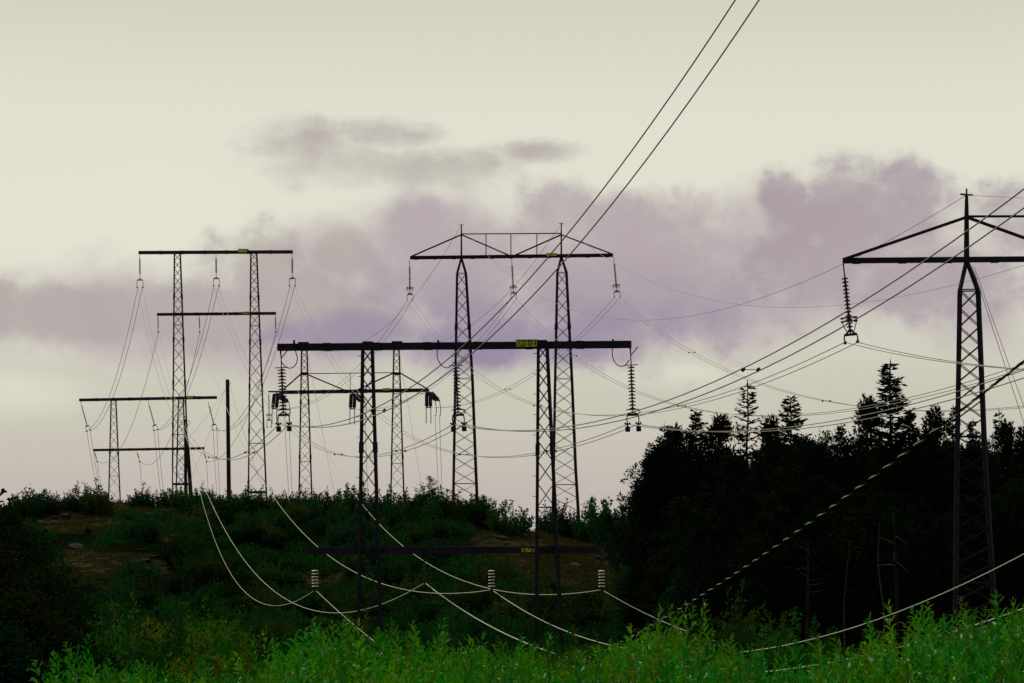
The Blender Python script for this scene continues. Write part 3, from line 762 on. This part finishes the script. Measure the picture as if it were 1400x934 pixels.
# ------------------------------------------------------------------ wooden poles on the ridge
def pole(mb, u0, v0, u1, v1, D, w): mb.tube([P(u1, v1, D), P((u0 + u1) / 2, (v0 + v1) / 2, D), P(u0, v0, D)], [w * .5, w * .46, w * .42], 10)
t = thing('utility_pole', 'lone dark wooden pole on the ridge between the tall left pylon\'s legs', 'pole', P(313.5, 700, 303))
mb = MB(); pole(mb, 311, 519, 313.5, 715, 303, .56); mb.build('pole_shaft', M['wood'], t)
mb = MB(); c = P(313, 524, 302.6); mb.tube([c + Vector((.16 * math.cos(R(a)) , 0, .2 * math.sin(R(a)))) for a in range(0, 361, 30)], .03, 5); mb.build('wire_loop', M['steel'], t)
t = thing('paired_pole', 'pair of dark wooden poles leaning together before tall left pylon\'s left leg', 'pole', P(257, 700, 303))
for u0, v0, u1 in ((253.5, 574, 254), (256.5, 600, 264.5)):
    mb = MB(); pole(mb, u0, v0, u1, 715, 303 + (u1 - 255) * .08, .44 if u1 < 260 else .36); mb.build('pole_shaft', M['wood'], t)
mb = MB(); mb.tube([P(257, 578, 302.6) + Vector((.25 * math.cos(R(a)), 0, .3 * math.sin(R(a)))) for a in range(0, 361, 30)], .03, 5); mb.build('wire_loop', M['steel'], t)
mb = MB(); mb.bar(P(252, 640, 302.4), P(261, 638, 302.4), .12, .14); mb.build('pole_brace', M['steel'], t)
for lab, a, b_, px in (('thin service wire falling left from the top of the lone wooden pole', P(310, 527, 303), P(236, 712, 296), [(278, 613)]),
                       ('thin service wire joining the lone wooden pole to the paired poles', P(309, 531, 303), P(258, 598, 303), [(285, 566)]),
                       ('thin service wire falling right from the top of the lone wooden pole', P(314, 527, 303), P(372, 700, 296), [(337, 603)])):
    single(lab, a, b_, px, r=.014, group='service wires of the wooden pole')

# ------------------------------------------------------------------ plants
rnd = random.Random(11)
def rdir(up=0.):
    while True:
        v = Vector((rnd.uniform(-1, 1), rnd.uniform(-1, 1), rnd.uniform(-1, 1)))
        if .05 < v.length < 1: return (v.normalized() + Vector((0, 0, up))).normalized()
def leaf(mb, p, d, L, W, mi=0, fold=.0):
    """a pointed leaf: base, widest point left and right, tip"""
    s_ = d.cross(rdir()).normalized(); n_ = d.cross(s_)
    m = p + d * (L * .45)
    mb._add([p, m + s_ * (W / 2) + n_ * fold, p + d * L, m - s_ * (W / 2) + n_ * fold], [(0, 1, 2), (0, 2, 3)] if fold else [(0, 1, 2, 3)], mi)
def curve_pts(p, d, L, n, grav, wob=.12):
    out = [p.copy()]; d = d.normalized()
    for i in range(n):
        d = (d + Vector((rnd.uniform(-wob, wob), rnd.uniform(-wob, wob), grav + rnd.uniform(-wob, wob) * .5))).normalized()
        p = p + d * (L / n); out.append(p.copy())
    return out

def mesh_bush(h, rad, shoots, leaves, ll, lw, mats, up=.12):
    mb = MB()
    for k in range(shoots):
        a = rnd.uniform(0, 2 * math.pi); rr = rad * math.sqrt(rnd.random()) * .55
        p = Vector((rr * math.cos(a), rr * math.sin(a), 0))
        top = (1.3 if rnd.random() < .13 else 1.) * h * (1 - .45 * (rr / (rad * .55)) ** 2) * rnd.uniform(.6, 1.08)
        d = Vector((math.cos(a) * rr / rad * 1.0 + rnd.uniform(-.25, .25), math.sin(a) * rr / rad * 1.0 + rnd.uniform(-.25, .25), 1))
        pts = curve_pts(p, d, top, 7, up * .3)
        mb.tube(pts, [.03, .027, .023, .019, .015, .011, .008, .005], 3, 1)
        for i in range(leaves):
            t = (i + rnd.random()) / leaves; t = .12 + .88 * t ** .8; x = t * 7; j = min(6, int(x)); q = pts[j].lerp(pts[j + 1], x - j)
            off = rdir(.25) * rnd.uniform(.03, .34) * (1.12 - t * .92)
            leaf(mb, q + off, (off.normalized() + rdir(.35) * .9).normalized(), ll * rnd.uniform(.6, 1.3), lw * rnd.uniform(.7, 1.3))
    return mb
def keep(mb, name, mats):
    o = mb.build(name, mats); me = o.data; bpy.data.objects.remove(o); return me

BUSH = [keep(mesh_bush(2.3, 1.5, 62, 46, .20, .11, None), 'bush', [M['broad'], M['stem']]) for _ in range(5)]
BUSHM = [keep(mesh_bush(2.3, 1.5, 66, 46, .17, .07, None), 'bush', [M['broad_mid'], M['stem']]) for _ in range(4)]
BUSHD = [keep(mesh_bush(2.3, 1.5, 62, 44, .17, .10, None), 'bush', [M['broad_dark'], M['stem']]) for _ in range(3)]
def put_bush(x, y, s, label, group, pool, name='bush', sz=None, cat='bush', sink=.15):
    o = link(name, rnd.choice(pool), None, (x, y, ground(x, y) - sink * s))
    o.rotation_euler = (rnd.uniform(-.08, .08), rnd.uniform(-.08, .08), rnd.uniform(0, 6.28)); o.scale = (s * rnd.uniform(.9, 1.15), s * rnd.uniform(.9, 1.15), (sz or s) * rnd.uniform(.92, 1.08))
    return tag(o, label, cat, group)
def bush_top(u, v, D, label, group, pool, **kw):
    x = (u - 700) * D / F; zt = (H - v) * D / F; hh = zt - ground(x, D)
    s = max(.35, hh / 2.2); return put_bush(x, D, min(s, 1.5) if hh < 3 else s * .8, label, group, pool, sz=s, **kw)

# skyline of the ridge
SK = [(8, 695, 208), (30, 690, 207), (52, 677, 207), (76, 678, 208), (112, 673, 208), (125, 680, 206), (92, 690, 206),
      (226, 678, 208), (238, 672, 209), (255, 680, 206), (272, 676, 207), (290, 675, 207), (306, 679, 206), (318, 684, 208), (330, 690, 205),
      (352, 688, 205), (366, 680, 207), (380, 677, 208), (396, 676, 207), (410, 674, 208), (424, 678, 206), (440, 680, 208), (452, 677, 207), (466, 682, 206), (480, 676, 208),
      (494, 686, 206), (510, 682, 207), (524, 686, 206), (540, 682, 208), (552, 688, 205), (566, 683, 207), (578, 676, 207), (592, 679, 207), (604, 686, 206), (622, 698, 207), (640, 692, 208), (652, 682, 208), (662, 686, 207),
      (668, 700, 206), (678, 712, 206), (752, 705, 226), (764, 700, 228), (780, 706, 227), (798, 712, 226), (822, 690, 214), (836, 694, 212), (846, 700, 208), (858, 712, 204)]
for u, v, D in SK:
    D = ridge(u) - 212 + D
    bush_top(u, v - rnd.uniform(2, 13), D, 'dark green leafy bush standing against the sky on top of the ridge', 'bushes along the ridge skyline', BUSH)
# slope thicket, leaving the bare rocky patches open
n_s = 0; tries = 0
while n_s < 165 and tries < 5000:
    tries += 1
    u = rnd.uniform(20, 900); y = ridge(u) - 2 - 84 * rnd.random() ** 1.15; x = (u - 700) * y / F; v = H - ground(x, y) * F / y
    if any(((u - a) / c) ** 2 + ((v - 14 - b_) / d) ** 2 < 1 for a, b_, c, d in BARE): continue
    s = rnd.uniform(.8, 1.45)
    put_bush(x, y, s, 'dark green bush in the thicket covering the slope below the ridge', 'bushes of the slope thicket', BUSH, sz=s * rnd.uniform(.8, 1.2)); n_s += 1
for u, v, D in ((145, 722, 288), (95, 735, 280), (175, 745, 276), (205, 770, 264), (120, 770, 262), (690, 745, 240), (800, 760, 235), (770, 740, 245)):
    x = (u - 700) * D / F; put_bush(x, D, rnd.uniform(.22, .38), 'low scrubby tuft on a bare rocky patch of the slope', 'tufts on the bare patches', BUSHD)
# valley bushes, lusher, between the near willows and the slope
n_v = 0
while n_v < 72:
    y = 70 + 140 * rnd.random() ** 1.2; u = rnd.uniform(60, 1080); x = (u - 700) * y / F
    hmax = min(4.2, (H - (835 if u < 560 else 868)) * y / F - ground(x, y))
    if hmax < 1 or (y > 185 and u > 560): continue
    hgt = rnd.uniform(.72, 1) * hmax
    put_bush(x, y, max(.7, hgt / 2.6), 'mid green bush in the valley between the near willows and the slope', 'bushes of the valley floor', BUSHM, sz=hgt / 2.3); n_v += 1
# the undergrowth between them closes to one mass
def undergrowth(n, src, place, mats, label):
    vs, fs, mi, o = [], [], [], 0
    for _ in range(n):
        me = rnd.choice(src); x, y, sxy, sz = place(); a = rnd.uniform(0, 6.28)
        co = np.empty(len(me.vertices) * 3, np.float32); me.vertices.foreach_get('co', co); co = co.reshape(-1, 3)
        R_ = np.array([[math.cos(a) * sxy, math.sin(a) * sxy, 0], [-math.sin(a) * sxy, math.cos(a) * sxy, 0], [0, 0, sz]], np.float32)
        vs.append(co @ R_ + np.array([x, y, ground(x, y) - .2], np.float32))
        fs.append(np.arange(len(co), dtype=np.int32)); 
    V = np.concatenate(vs); nq = len(V) // 4
    me = bpy.data.meshes.new('undergrowth'); me.vertices.add(len(V)); me.vertices.foreach_set('co', V.ravel())
    me.loops.add(nq * 4); me.loops.foreach_set('vertex_index', np.arange(nq * 4, dtype=np.int32))
    me.polygons.add(nq); me.polygons.foreach_set('loop_start', np.arange(0, nq * 4, 4, dtype=np.int32))
    for m_ in mats: me.materials.append(m_)
    me.update(calc_edges=True)
    ob = link('undergrowth', me); ob['kind'] = 'stuff'; tag(ob, label, 'undergrowth'); return ob
def leaf_heap(h, rad, n, L, W):
    mb = MB()
    for _ in range(n):
        v = rdir(.2); r_ = rnd.random() ** .4; p = Vector((v.x * rad * r_, v.y * rad * r_, max(0, v.z * h * r_ * rnd.uniform(.7, 1.15))))
        leaf(mb, p, (v + rdir(.5)).normalized(), L * rnd.uniform(.6, 1.3), W * rnd.uniform(.7, 1.3))
    return keep(mb, 'leaf_heap', M['broad'])
HEAP = [leaf_heap(1.6, 1.5, 1000, .24, .14) for _ in range(4)]
def on_slope():
    while True:
        u = rnd.uniform(-20, 900); y = ridge(u) - 3 - 95 * rnd.random(); x = (u - 700) * y / F; v = H - ground(x, y) * F / y
        if not any(((u - a) / c) ** 2 + ((v - 8 - b_) / d) ** 2 < 1.1 for a, b_, c, d in BARE): break
    k = rnd.uniform(.7, 1.3); return x, y, k, k * rnd.uniform(.7, 1.2)
undergrowth(330, HEAP, on_slope, [M['broad']], 'dark green undergrowth closing the gaps between the bushes of the slope')
def on_floor():
    u = rnd.uniform(40, 1150); y = rnd.uniform(60, 205); x = (u - 700) * y / F
    hm = max(.4, min(2.6, (H - (862 if u < 560 else 885)) * y / F - ground(x, y)))
    return x, y, rnd.uniform(.8, 1.4), hm / 1.6 * rnd.uniform(.6, 1)
undergrowth(260, HEAP, on_floor, [M['broad_mid']], 'mid green undergrowth covering the valley floor behind the willows')
for u, v, D in ((985, 838, 105), (1020, 828, 110), (1060, 840, 104), (1095, 850, 108), (1150, 868, 100), (1200, 872, 105), (940, 850, 112), (900, 860, 115)):
    bush_top(u, v, D, 'dark green bush at the foot of the forest', 'bushes at the forest foot', BUSH + BUSHM)

# rocks showing through the bare patches
def rock_mesh():
    mb = MB(); mb.lathe([(.001, -.4), (.7, -.3), (1, 0), (.8, .3), (.4, .5), (.001, .52)], n=12)
    me = keep(mb, 'rock', M['rock'])
    sd_ = rnd.random() * 50
    for v in me.vertices:
        n_ = mnoise.noise(v.co * 1.3 + Vector((sd_, 0, 0))); v.co *= 1 + .5 * n_
    return me
ROCK = [rock_mesh() for _ in range(4)]
RG = []
for a, b_, c, d in BARE:
    for _ in range(int(c / 9)):
        u = a + rnd.uniform(-c, c) * .8; v = b_ + rnd.uniform(-d, d)
        D = None; Dmax = ridge(u) - 2
        for yy in [185 + .5 * i for i in range(236)]:
            x = (u - 700) * yy / F
            if yy < Dmax and H - ground(x, yy) * F / yy <= v: D = yy; break
        if D is None: D = Dmax
        x = (u - 700) * D / F
        o = link('rock', rnd.choice(ROCK), None, (x, D, ground(x, D) - .05)); s = rnd.uniform(.25, .8)
        o.scale = (s * 1.6, s, s * .6); o.rotation_euler = (rnd.uniform(-.2, .2), rnd.uniform(-.2, .2), rnd.uniform(0, 6))
        tag(o, 'lichened grey rock showing through the dry grass on the slope', 'rock', 'rocks on the bare patches')
# dry grass of the bare patches: nobody could count it
gb = MB()
for a, b_, c, d in BARE:
    for _ in range(int(c * 60)):
        u = a + rnd.gauss(0, .5) * c; y = ridge(u) - rnd.uniform(0, 76); x = (u - 700) * y / F; zz = ground(x, y); v = H - zz * F / y
        if ((u - a) / (c * 1.15)) ** 2 + ((v - b_) / (d * 1.4)) ** 2 > 1: continue
        for _k in range(3):
            leaf(gb, Vector((x + rnd.uniform(-.15, .15), y + rnd.uniform(-.15, .15), zz - .03)), Vector((rnd.uniform(-.6, .6), rnd.uniform(-.6, .6), 1)).normalized(), rnd.uniform(.25, .6), .07)
go2 = gb.build('grass', M['grass']); go2['kind'] = 'stuff'; tag(go2, 'short dry brown grass on the bare rocky patches of the slope', 'grass')

# foreground willows: rounded masses of leafy shoots
def willow_leaf(mb, q, dd, ax, L_, W_):
    sd_ = dd.cross(ax)
    if sd_.length < 1e-3: sd_ = dd.cross(Vector((0, 0, 1)))
    sd_.normalize(); nn = dd.cross(sd_)
    if nn.z < 0: nn = -nn
    m1 = q + dd * (L_ * .3); m2 = q + dd * (L_ * .68) - Vector((0, 0, L_ * .05)); tip = q + dd * L_ - Vector((0, 0, L_ * .16)); c = nn * (W_ * .22)
    mb._add([q, m1 + sd_ * (W_ * .5) + c, m2 + sd_ * (W_ * .42) + c, tip, m2 - sd_ * (W_ * .42) + c, m1 - sd_ * (W_ * .5) + c, m1, m2],
            [(0, 1, 6), (1, 2, 7, 6), (2, 3, 7), (0, 6, 5), (6, 7, 4, 5), (7, 3, 4)], 0)
def mesh_willow(shoots, h, rad):
    mb = MB()
    for k in range(shoots):
        a = rnd.uniform(0, 6.283); rr = math.sqrt(rnd.random()); e = rr * rad; a = a + .35 * math.sin(3 * a + k % 3)
        zt = h * math.sqrt(max(.12, 1 - .80 * rr * rr)) * rnd.uniform(.70, 1.0) * (rnd.uniform(1.08, 1.24) if rnd.random() < .10 else 1)
        Ls = rnd.uniform(.55, .95); z0 = max(.05, zt - Ls)
        p = Vector((e * math.cos(a) * .88, e * math.sin(a) * .88, z0))
        d = Vector((math.cos(a) * rr * .6 + rnd.uniform(-.3, .3), math.sin(a) * rr * .6 + rnd.uniform(-.3, .3), 1))
        pts = curve_pts(p, d, zt - z0 if zt > z0 + .1 else .3, 6, .03, .12)
        mb.tube([Vector((e * math.cos(a) * .3, e * math.sin(a) * .3, 0))] + pts, [.012, .008, .007, .006, .005, .004, .003, .002], 3, 1)
        n = int(Ls / .022); ph = rnd.random() * 6
        for i in range(n):
            t = (i + rnd.random() * .6) / n; x = min(t * 6, 5.999); j = int(x); q = pts[j].lerp(pts[j + 1], x - j); ax = (pts[j + 1] - pts[j]).normalized()
            th = ph + i * 2.4; s1 = ax.cross(Vector((.3, .9, .1))).normalized(); s2 = ax.cross(s1)
            out = s1 * math.cos(th) + s2 * math.sin(th)
            if rnd.random() < .45: q = q + out * rnd.uniform(.02, .14) * (1.1 - t)          # on a side twig
            dd = (out + ax * (.35 + .7 * t) + rdir() * .3).normalized()
            L_ = rnd.uniform(.085, .17) * (1 - .4 * max(0, t - .8) / .2)
            willow_leaf(mb, q, dd, ax, L_, L_ * rnd.uniform(.26, .38))
    return mb
WIL = [keep(mesh_willow(105, 2.0, 1.15), 'willow_shrub', [M['willow'], M['stem']]) for _ in range(5)]
# the line their crowns reach, written as rows against azimuth
WT = [(40, 940), (62, 905), (100, 872), (140, 884), (180, 900), (225, 910), (270, 914), (320, 902), (370, 878), (430, 862), (480, 856), (540, 856), (600, 866), (660, 868), (720, 880), (780, 892), (825, 878), (860, 848), (900, 838), (940, 836), (975, 850), (1010, 868),
      (1050, 888), (1085, 898), (1130, 892), (1170, 872), (1210, 852), (1250, 838), (1290, 822), (1330, 832), (1370, 826), (1410, 804), (1520, 795)]
n_w = 0
for D, step, drop in ((40, 44, -2), (34, 48, 2), (29, 54, 10), (24, 62, 24), (19.5, 74, 46)):
    u = 50 + rnd.uniform(0, 40)
    while u < 1500:
        uu = u + rnd.uniform(-14, 14); v = interp(WT, uu) + 1 + drop + rnd.uniform(-9, 20)
        Dk = D * rnd.uniform(.95, 1.05); x = (uu - 700) * Dk / F; zt = (H - v) * Dk / F; zg = ground(x, Dk) - .1
        if zt - zg > .8:
            o = link('willow_shrub', rnd.choice(WIL), None, (x, Dk, zg)); s = rnd.uniform(.8, 1.1)
            o.scale = (s, s, max(.55, (zt - zg) / 2.0))
            if o.scale.z > 1.35: o.scale.z = 1.35; o.location.z = zt - 2.0 * 1.35
            o.rotation_euler = (rnd.uniform(-.05, .05), rnd.uniform(-.05, .05), rnd.uniform(0, 6.28))
            tag(o, 'bright green willow shrub with narrow pointed leaves along the bottom edge', 'willow shrub', 'willow shrubs of the foreground'); n_w += 1
        u += step

# --- trees
def tree_obj(label, x, y, zs, sxy, meshes, name, group, rz=None, zbase=None):
    t = thing(name, label, 'tree', (x, y, zbase if zbase is not None else ground(x, y) - .15), group)
    t.rotation_euler.z = rnd.uniform(0, 6.28) if rz is None else rz; t.scale = (sxy, sxy, zs)
    for nm, me in meshes:
        c = link(nm, me, t)
    return t
def conifer(h, rad, sparse=1.0, mat_='needle', start=.12, droop=-.25):
    tr = MB(); ptsz = [Vector((rnd.uniform(-.05, .05), rnd.uniform(-.05, .05), h * i / 8)) for i in range(9)]; ptsz[-1] = Vector((0, 0, h))
    tr.tube(ptsz, [.02 * h * .55 * (1 - i / 8.3) + .012 for i in range(9)], 7)
    cr = MB(); z = h * start
    while z < h * .985:
        t = (z / h - start) / (1 - start); Lr = rad * (1 - t) ** .8 * (.55 + .45 * min(1, t * 6)) + .12
        nb = max(5, int(9 * sparse))
        for k in range(nb):
            a = rnd.uniform(0, 6.283); L_ = Lr * rnd.uniform(.55, 1.12)
            d = Vector((math.cos(a), math.sin(a), .35 * t + droop * (1 - t) + rnd.uniform(-.12, .12)))
            pts = curve_pts(Vector((0, 0, z + rnd.uniform(-.15, .15))), d, L_, 4, .05, .06)
            tr.tube(pts, [.03, .025, .018, .012, .006], 3)
            n = max(5, int(L_ / .075 * sparse))
            for i in range(n):
                x = (.12 + .88 * (i + rnd.random()) / n) * 4; x = min(x, 3.99); j = int(x); q = pts[j].lerp(pts[j + 1], x - j); ax = (pts[j + 1] - pts[j]).normalized()
                sd_ = ax.cross(Vector((0, 0, 1))).normalized() * rnd.choice((-1, 1))
                dd = (ax * .8 + sd_ * rnd.uniform(.2, 1) + Vector((0, 0, rnd.uniform(-.65, .15)))).normalized()
                ln = rnd.uniform(.18, .40) * (1.15 - .35 * x / 4)
                leaf(cr, q, dd, ln, ln * .34)
        z += rnd.uniform(.16, .30) * (1 / sparse ** .4)
    leaf(cr, Vector((0, 0, h - .3)), Vector((.05, 0, 1)).normalized(), .55, .08)
    return [('trunk', keep(tr, 'trunk', M['bark'])), ('crown', keep(cr, 'crown', M[mat_]))]
def pine(h, rad, nclump, mat_='needle', start=.38, flat=.7, cs=.55, nl=46, trunk_m='bark', leafy=False):
    tr = MB(); bend = rnd.uniform(-.3, .3)
    base = [Vector((bend * math.sin(i / 8 * 2.5), bend * .5 * (i / 8) ** 2, h * .97 * i / 8)) for i in range(9)]
    tr.tube(base, [.015 * h * (1 - i / 8.6) + .01 for i in range(9)], 7)
    cr = MB()
    for k in range(nclump):
        t = start + (1 - start) * (k + rnd.random()) / nclump; x = min(t * 8, 7.99); j = int(x); q = base[j].lerp(base[j + 1], x - j)
        s_ = (t - start) / (1 - start); Lr = rad * (math.sin(math.pi * min(1, (s_ * .82 + .2))) ** .7) * rnd.uniform(.35, 1.08)
        a = rnd.uniform(0, 6.283); d = Vector((math.cos(a), math.sin(a), rnd.uniform(-.1, .5)))
        pts = curve_pts(q, d, Lr, 4, .05, .14); tr.tube(pts, [.05, .04, .03, .02, .01], 4)
        for e, f in ((pts[-1], 1.), (pts[-2], .85), (pts[-3], .6)):
            if f < .7 and rnd.random() < .5: continue
            c = e + rdir() * .18
            r_ = cs * f * rnd.uniform(.7, 1.25)
            for _ in range(int(nl * f)):
                v = rdir(.1); v.z *= flat; pp = c + v * r_ * rnd.random() ** .45
                ln = rnd.uniform(.20, .38)
                if leafy: leaf(cr, pp, rdir(.1), rnd.uniform(.10, .17), .09)
                else: leaf(cr, pp, (v.normalized() + rdir(.3) * .8).normalized(), ln, ln * .30)
    return [('trunk', keep(tr, 'trunk', M[trunk_m])), ('crown', keep(cr, 'crown', M[mat_]))]

SPR = [(conifer(12, 3.0), 12), (conifer(13, 2.9), 13), (conifer(11, 3.3), 11)]
PIN = [(pine(12, 2.7, 84, start=.25), 12), (pine(12, 2.4, 84, start=.2), 12), (pine(13, 2.9, 90, start=.2), 13), (pine(11, 2.2, 80, start=.08), 11)]
BIR = [(pine(11, 2.2, 50, 'broad_dark', .2, .9, .75, 60, 'birch', True), 11), (pine(10, 2.4, 52, 'broad', .15, .9, .8, 60, 'birch', True), 10)]
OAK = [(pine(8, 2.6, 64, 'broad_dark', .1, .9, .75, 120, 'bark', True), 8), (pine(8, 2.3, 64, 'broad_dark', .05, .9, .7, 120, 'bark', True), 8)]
LAR = (conifer(13, 2.0, .55, 'needle_soft', .3, .05), 13)
def plant_tree(u, v, D, src, label, name, group, wide=1., zb=None):
    meshes, h = src; x = (u - 700) * D / F; zg = ground(x, D) - .15; zt = (H - v) * D / F
    sz = (zt - zg) / h; return tree_obj(label, x, D, sz, (sz * .5 + .5) * wide, meshes, name, group)
FG = 'trees of the dark forest'
# outline trees of the forest, each picked out by where its crown shows
SIL = [(1217, 496, 150, SPR[1], 'tallest conifer of the forest, a ragged spire left of the right pylon', 'spruce_tree', 1.35),
       (1186, 540, 149, PIN[0], 'bushy pine pressed against the left side of the tallest conifer', 'pine_tree', .8),
       (1022, 524, 152, LAR, 'thin see-through conifer top rising from the left half of the forest', 'larch_tree', 1.2),
       (1081, 543, 148, SPR[0], 'pointed dense conifer right of the thin see-through conifer', 'spruce_tree', 1.2),
       (874, 654, 140, SPR[2], 'lowest conifer at the left end of the forest, feathery against the sky', 'pine_tree', .62),
       (890, 606, 142, SPR[0], 'sloping conifer second from the left end of the forest', 'pine_tree', .85),
       (908, 582, 144, SPR[1], 'pine forming the left shoulder of the forest outline', 'pine_tree', .9),
       (924, 580, 146, PIN[2], 'dense pine just right of the left shoulder of the forest', 'pine_tree', .85),
       (952, 562, 148, SPR[2], 'flat-topped pine below the right string of the nearest pylon', 'pine_tree', .9),
       (985, 566, 147, PIN[0], 'broad pine left of the thin see-through conifer', 'pine_tree', .9),
       (1052, 568, 150, PIN[3], 'round pine top between the see-through conifer and the pointed conifer', 'pine_tree', .8),
       (1128, 590, 150, BIR[0], 'small leafy tree top in the dip of the forest outline', 'birch_tree', .8),
       (1150, 582, 152, SPR[2], 'short conifer just right of the dip in the forest outline', 'spruce_tree', .8),
       (1243, 560, 149, SPR[2], 'wide pine on the right flank of the tallest conifer', 'pine_tree', .85),
       (1281, 556, 150, PIN[1], 'pine standing directly left of the right pylon leg', 'pine_tree', .8),
       (1303, 556, 152, SPR[0], 'conifer top seen through the lattice of the right pylon', 'spruce_tree', .7),
       (1330, 575, 150, SPR[1], 'pine top behind the right post of the right pylon', 'pine_tree', .8),
       (1366, 562, 149, LAR, 'thin-topped conifer right of the right pylon', 'larch_tree', .8),
       (1375, 574, 146, PIN[2], 'dense round pine right of the right pylon', 'pine_tree', .8),
       (1402, 582, 148, PIN[3], 'pine cut by the right edge of the picture', 'pine_tree', .85),
       (1440, 570, 150, PIN[0], 'pine just beyond the right edge of the picture', 'pine_tree', .9)]
for u, v, D, src, lab, nm, w in SIL: plant_tree(u, v, D + 12, src, lab, nm, FG, w)
for D, vlo, k in ((158, 585, 7), (152, 606, 0), (145, 650, 6), (138, 690, 12), (170, 596, 3), (182, 604, 9)):
    u = (880 if D > 150 else 915) + k * 3
    while u < 1480:
        vv = max(vlo, interp([(862, 690), (884, 640), (908, 600), (945, 582), (1100, 584), (1500, 582)], u)) + rnd.uniform(0, 34)
        src = rnd.choice(PIN + SPR + ([BIR[0]] if D < 150 else []))
        plant_tree(u + rnd.uniform(-9, 9), vv, D + rnd.uniform(-3, 3), src, 'dark tree inside the mass of the forest below its outline', 'pine_tree' if src in PIN else ('spruce_tree' if src in SPR else 'birch_tree'), FG, .95)
        u += 30
# leafy edge at the foot of the forest
for u, v, D in ((834, 704, 225), (850, 716, 190), (866, 734, 165), (880, 740, 154), (905, 752, 150), (935, 775, 144), (970, 800, 140), (892, 785, 146), (920, 802, 143), (862, 772, 152), (1000, 812, 138), (1040, 822, 136), (1105, 800, 138)):
    plant_tree(u, v, D, BIR[1] if rnd.random() < .75 else BIR[0], 'dark green leafy tree at the sloping left foot of the forest', 'leafy_tree', 'leafy trees at the forest foot', .9)
# dead tree with pale branches in front of the forest
t = thing('dead_tree', 'bare dead tree with pale crooked branches before the forest, left of right pylon', 'tree', P(1226, 890, 127))
b0 = P(1226, 890, 127); mb = MB(); tp = curve_pts(b0, Vector((-.02, 0, 1)), 7.2, 9, 0, .03); mb.tube(tp, [.13 - .012 * i for i in range(10)], 7); mb.build('trunk', M['bark'], t)
for i, (zf, dx_, dz_, L_) in enumerate(((.62, -1, .25, 1.3), (.66, .9, -.5, 1.0), (.78, -.9, .7, .9), (.84, .7, -.35, .8), (.93, -.5, 1, .7), (.72, -.3, -.8, .6))):
    q = tp[0].lerp(tp[-1], zf); mb = MB(); mb.tube(curve_pts(q, Vector((dx_, -.3, dz_)), L_, 6, -.06, .28), [.03, .028, .025, .02, .016, .012, .008], 5); mb.build('branch', M['bark_pale'], t)
for u, v0, v1, lab in ((1160, 770, 850, 'thin pale birch trunk low in the forest left of the dead tree'), (1205, 750, 850, 'slim straight pale trunk just left of the dead tree'), (1052, 730, 830, 'slim pale trunk in the left half of the forest'))[:2]:
    D = 130; x = (u - 700) * D / F; zt = (H - v0 + 40) * D / F; zg = ground(x, D)
    t = thing('birch_tree', lab, 'tree', (x, D, zg), 'slim pale trunks in the forest')
    mb = MB(); mb.tube(curve_pts(Vector((x, D, zg - .1)), Vector((rnd.uniform(-.08, .08), 0, 1)), zt - zg, 9, 0, .11), [.07 - .006 * i for i in range(10)], 6); mb.build('trunk', M['birch'], t)
    mb = MB(); tpz = Vector((x, D, zt))
    for _ in range(260):
        v = rdir(); leaf(mb, tpz + Vector((v.x * .9, v.y * .9, v.z * 1.6)), rdir(-.2), .16, .09)
    mb.build('crown', M['broad_dark'], t)
# single trees of the ridge skyline
OPEN = (pine(6, 1.8, 20, 'broad_dark', .35, .8, .34, 24, 'bark', True), 6)
plant_tree(584, 651, 264, OPEN, 'small open-crowned tree sticking out of the ridge bushes between the middle pylons', 'open_tree', None, 1.15)
plant_tree(812, 681, 268, OPEN, 'thin lacy tree on the ridge just left of the forest', 'open_tree', None, 1.1)
SMALL = (conifer(4, .8, .8, 'needle', .05, .3), 4)
plant_tree(690, 684, 252, SMALL, 'small spindly young spruce on the bare rock beside the central pylon', 'spruce_tree', None, .9)
plant_tree(200, 675, 297, (pine(2.6, .9, 22, 'broad_dark', .2, .9, .32, 26, 'bark', True), 2.6), 'tiny dark shrubby tree on the bare ridge between the two left pylons', 'small_tree', None, 1.)
plant_tree(648, 676, 256, OPEN, 'small leafy tree at the foot of the left leg of the central pylon', 'open_tree', None, .8)
# shaded trees at the left edge
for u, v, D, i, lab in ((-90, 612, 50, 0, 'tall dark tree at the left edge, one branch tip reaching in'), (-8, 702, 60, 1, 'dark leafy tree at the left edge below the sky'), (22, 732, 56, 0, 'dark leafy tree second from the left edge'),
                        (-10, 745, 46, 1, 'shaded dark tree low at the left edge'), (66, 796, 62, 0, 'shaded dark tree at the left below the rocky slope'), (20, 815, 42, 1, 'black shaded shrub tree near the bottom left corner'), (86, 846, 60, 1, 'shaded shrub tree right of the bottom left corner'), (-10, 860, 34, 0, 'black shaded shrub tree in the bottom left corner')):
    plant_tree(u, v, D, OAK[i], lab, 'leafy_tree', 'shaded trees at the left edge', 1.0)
print('bushes', n_s, n_v, 'willows', n_w, 'objects', len(bpy.data.objects))

for o in bpy.data.objects:
    if 'label' in o and len(o['label'].replace('-', ' ').split()) > 16: print('LONG', o['label'])
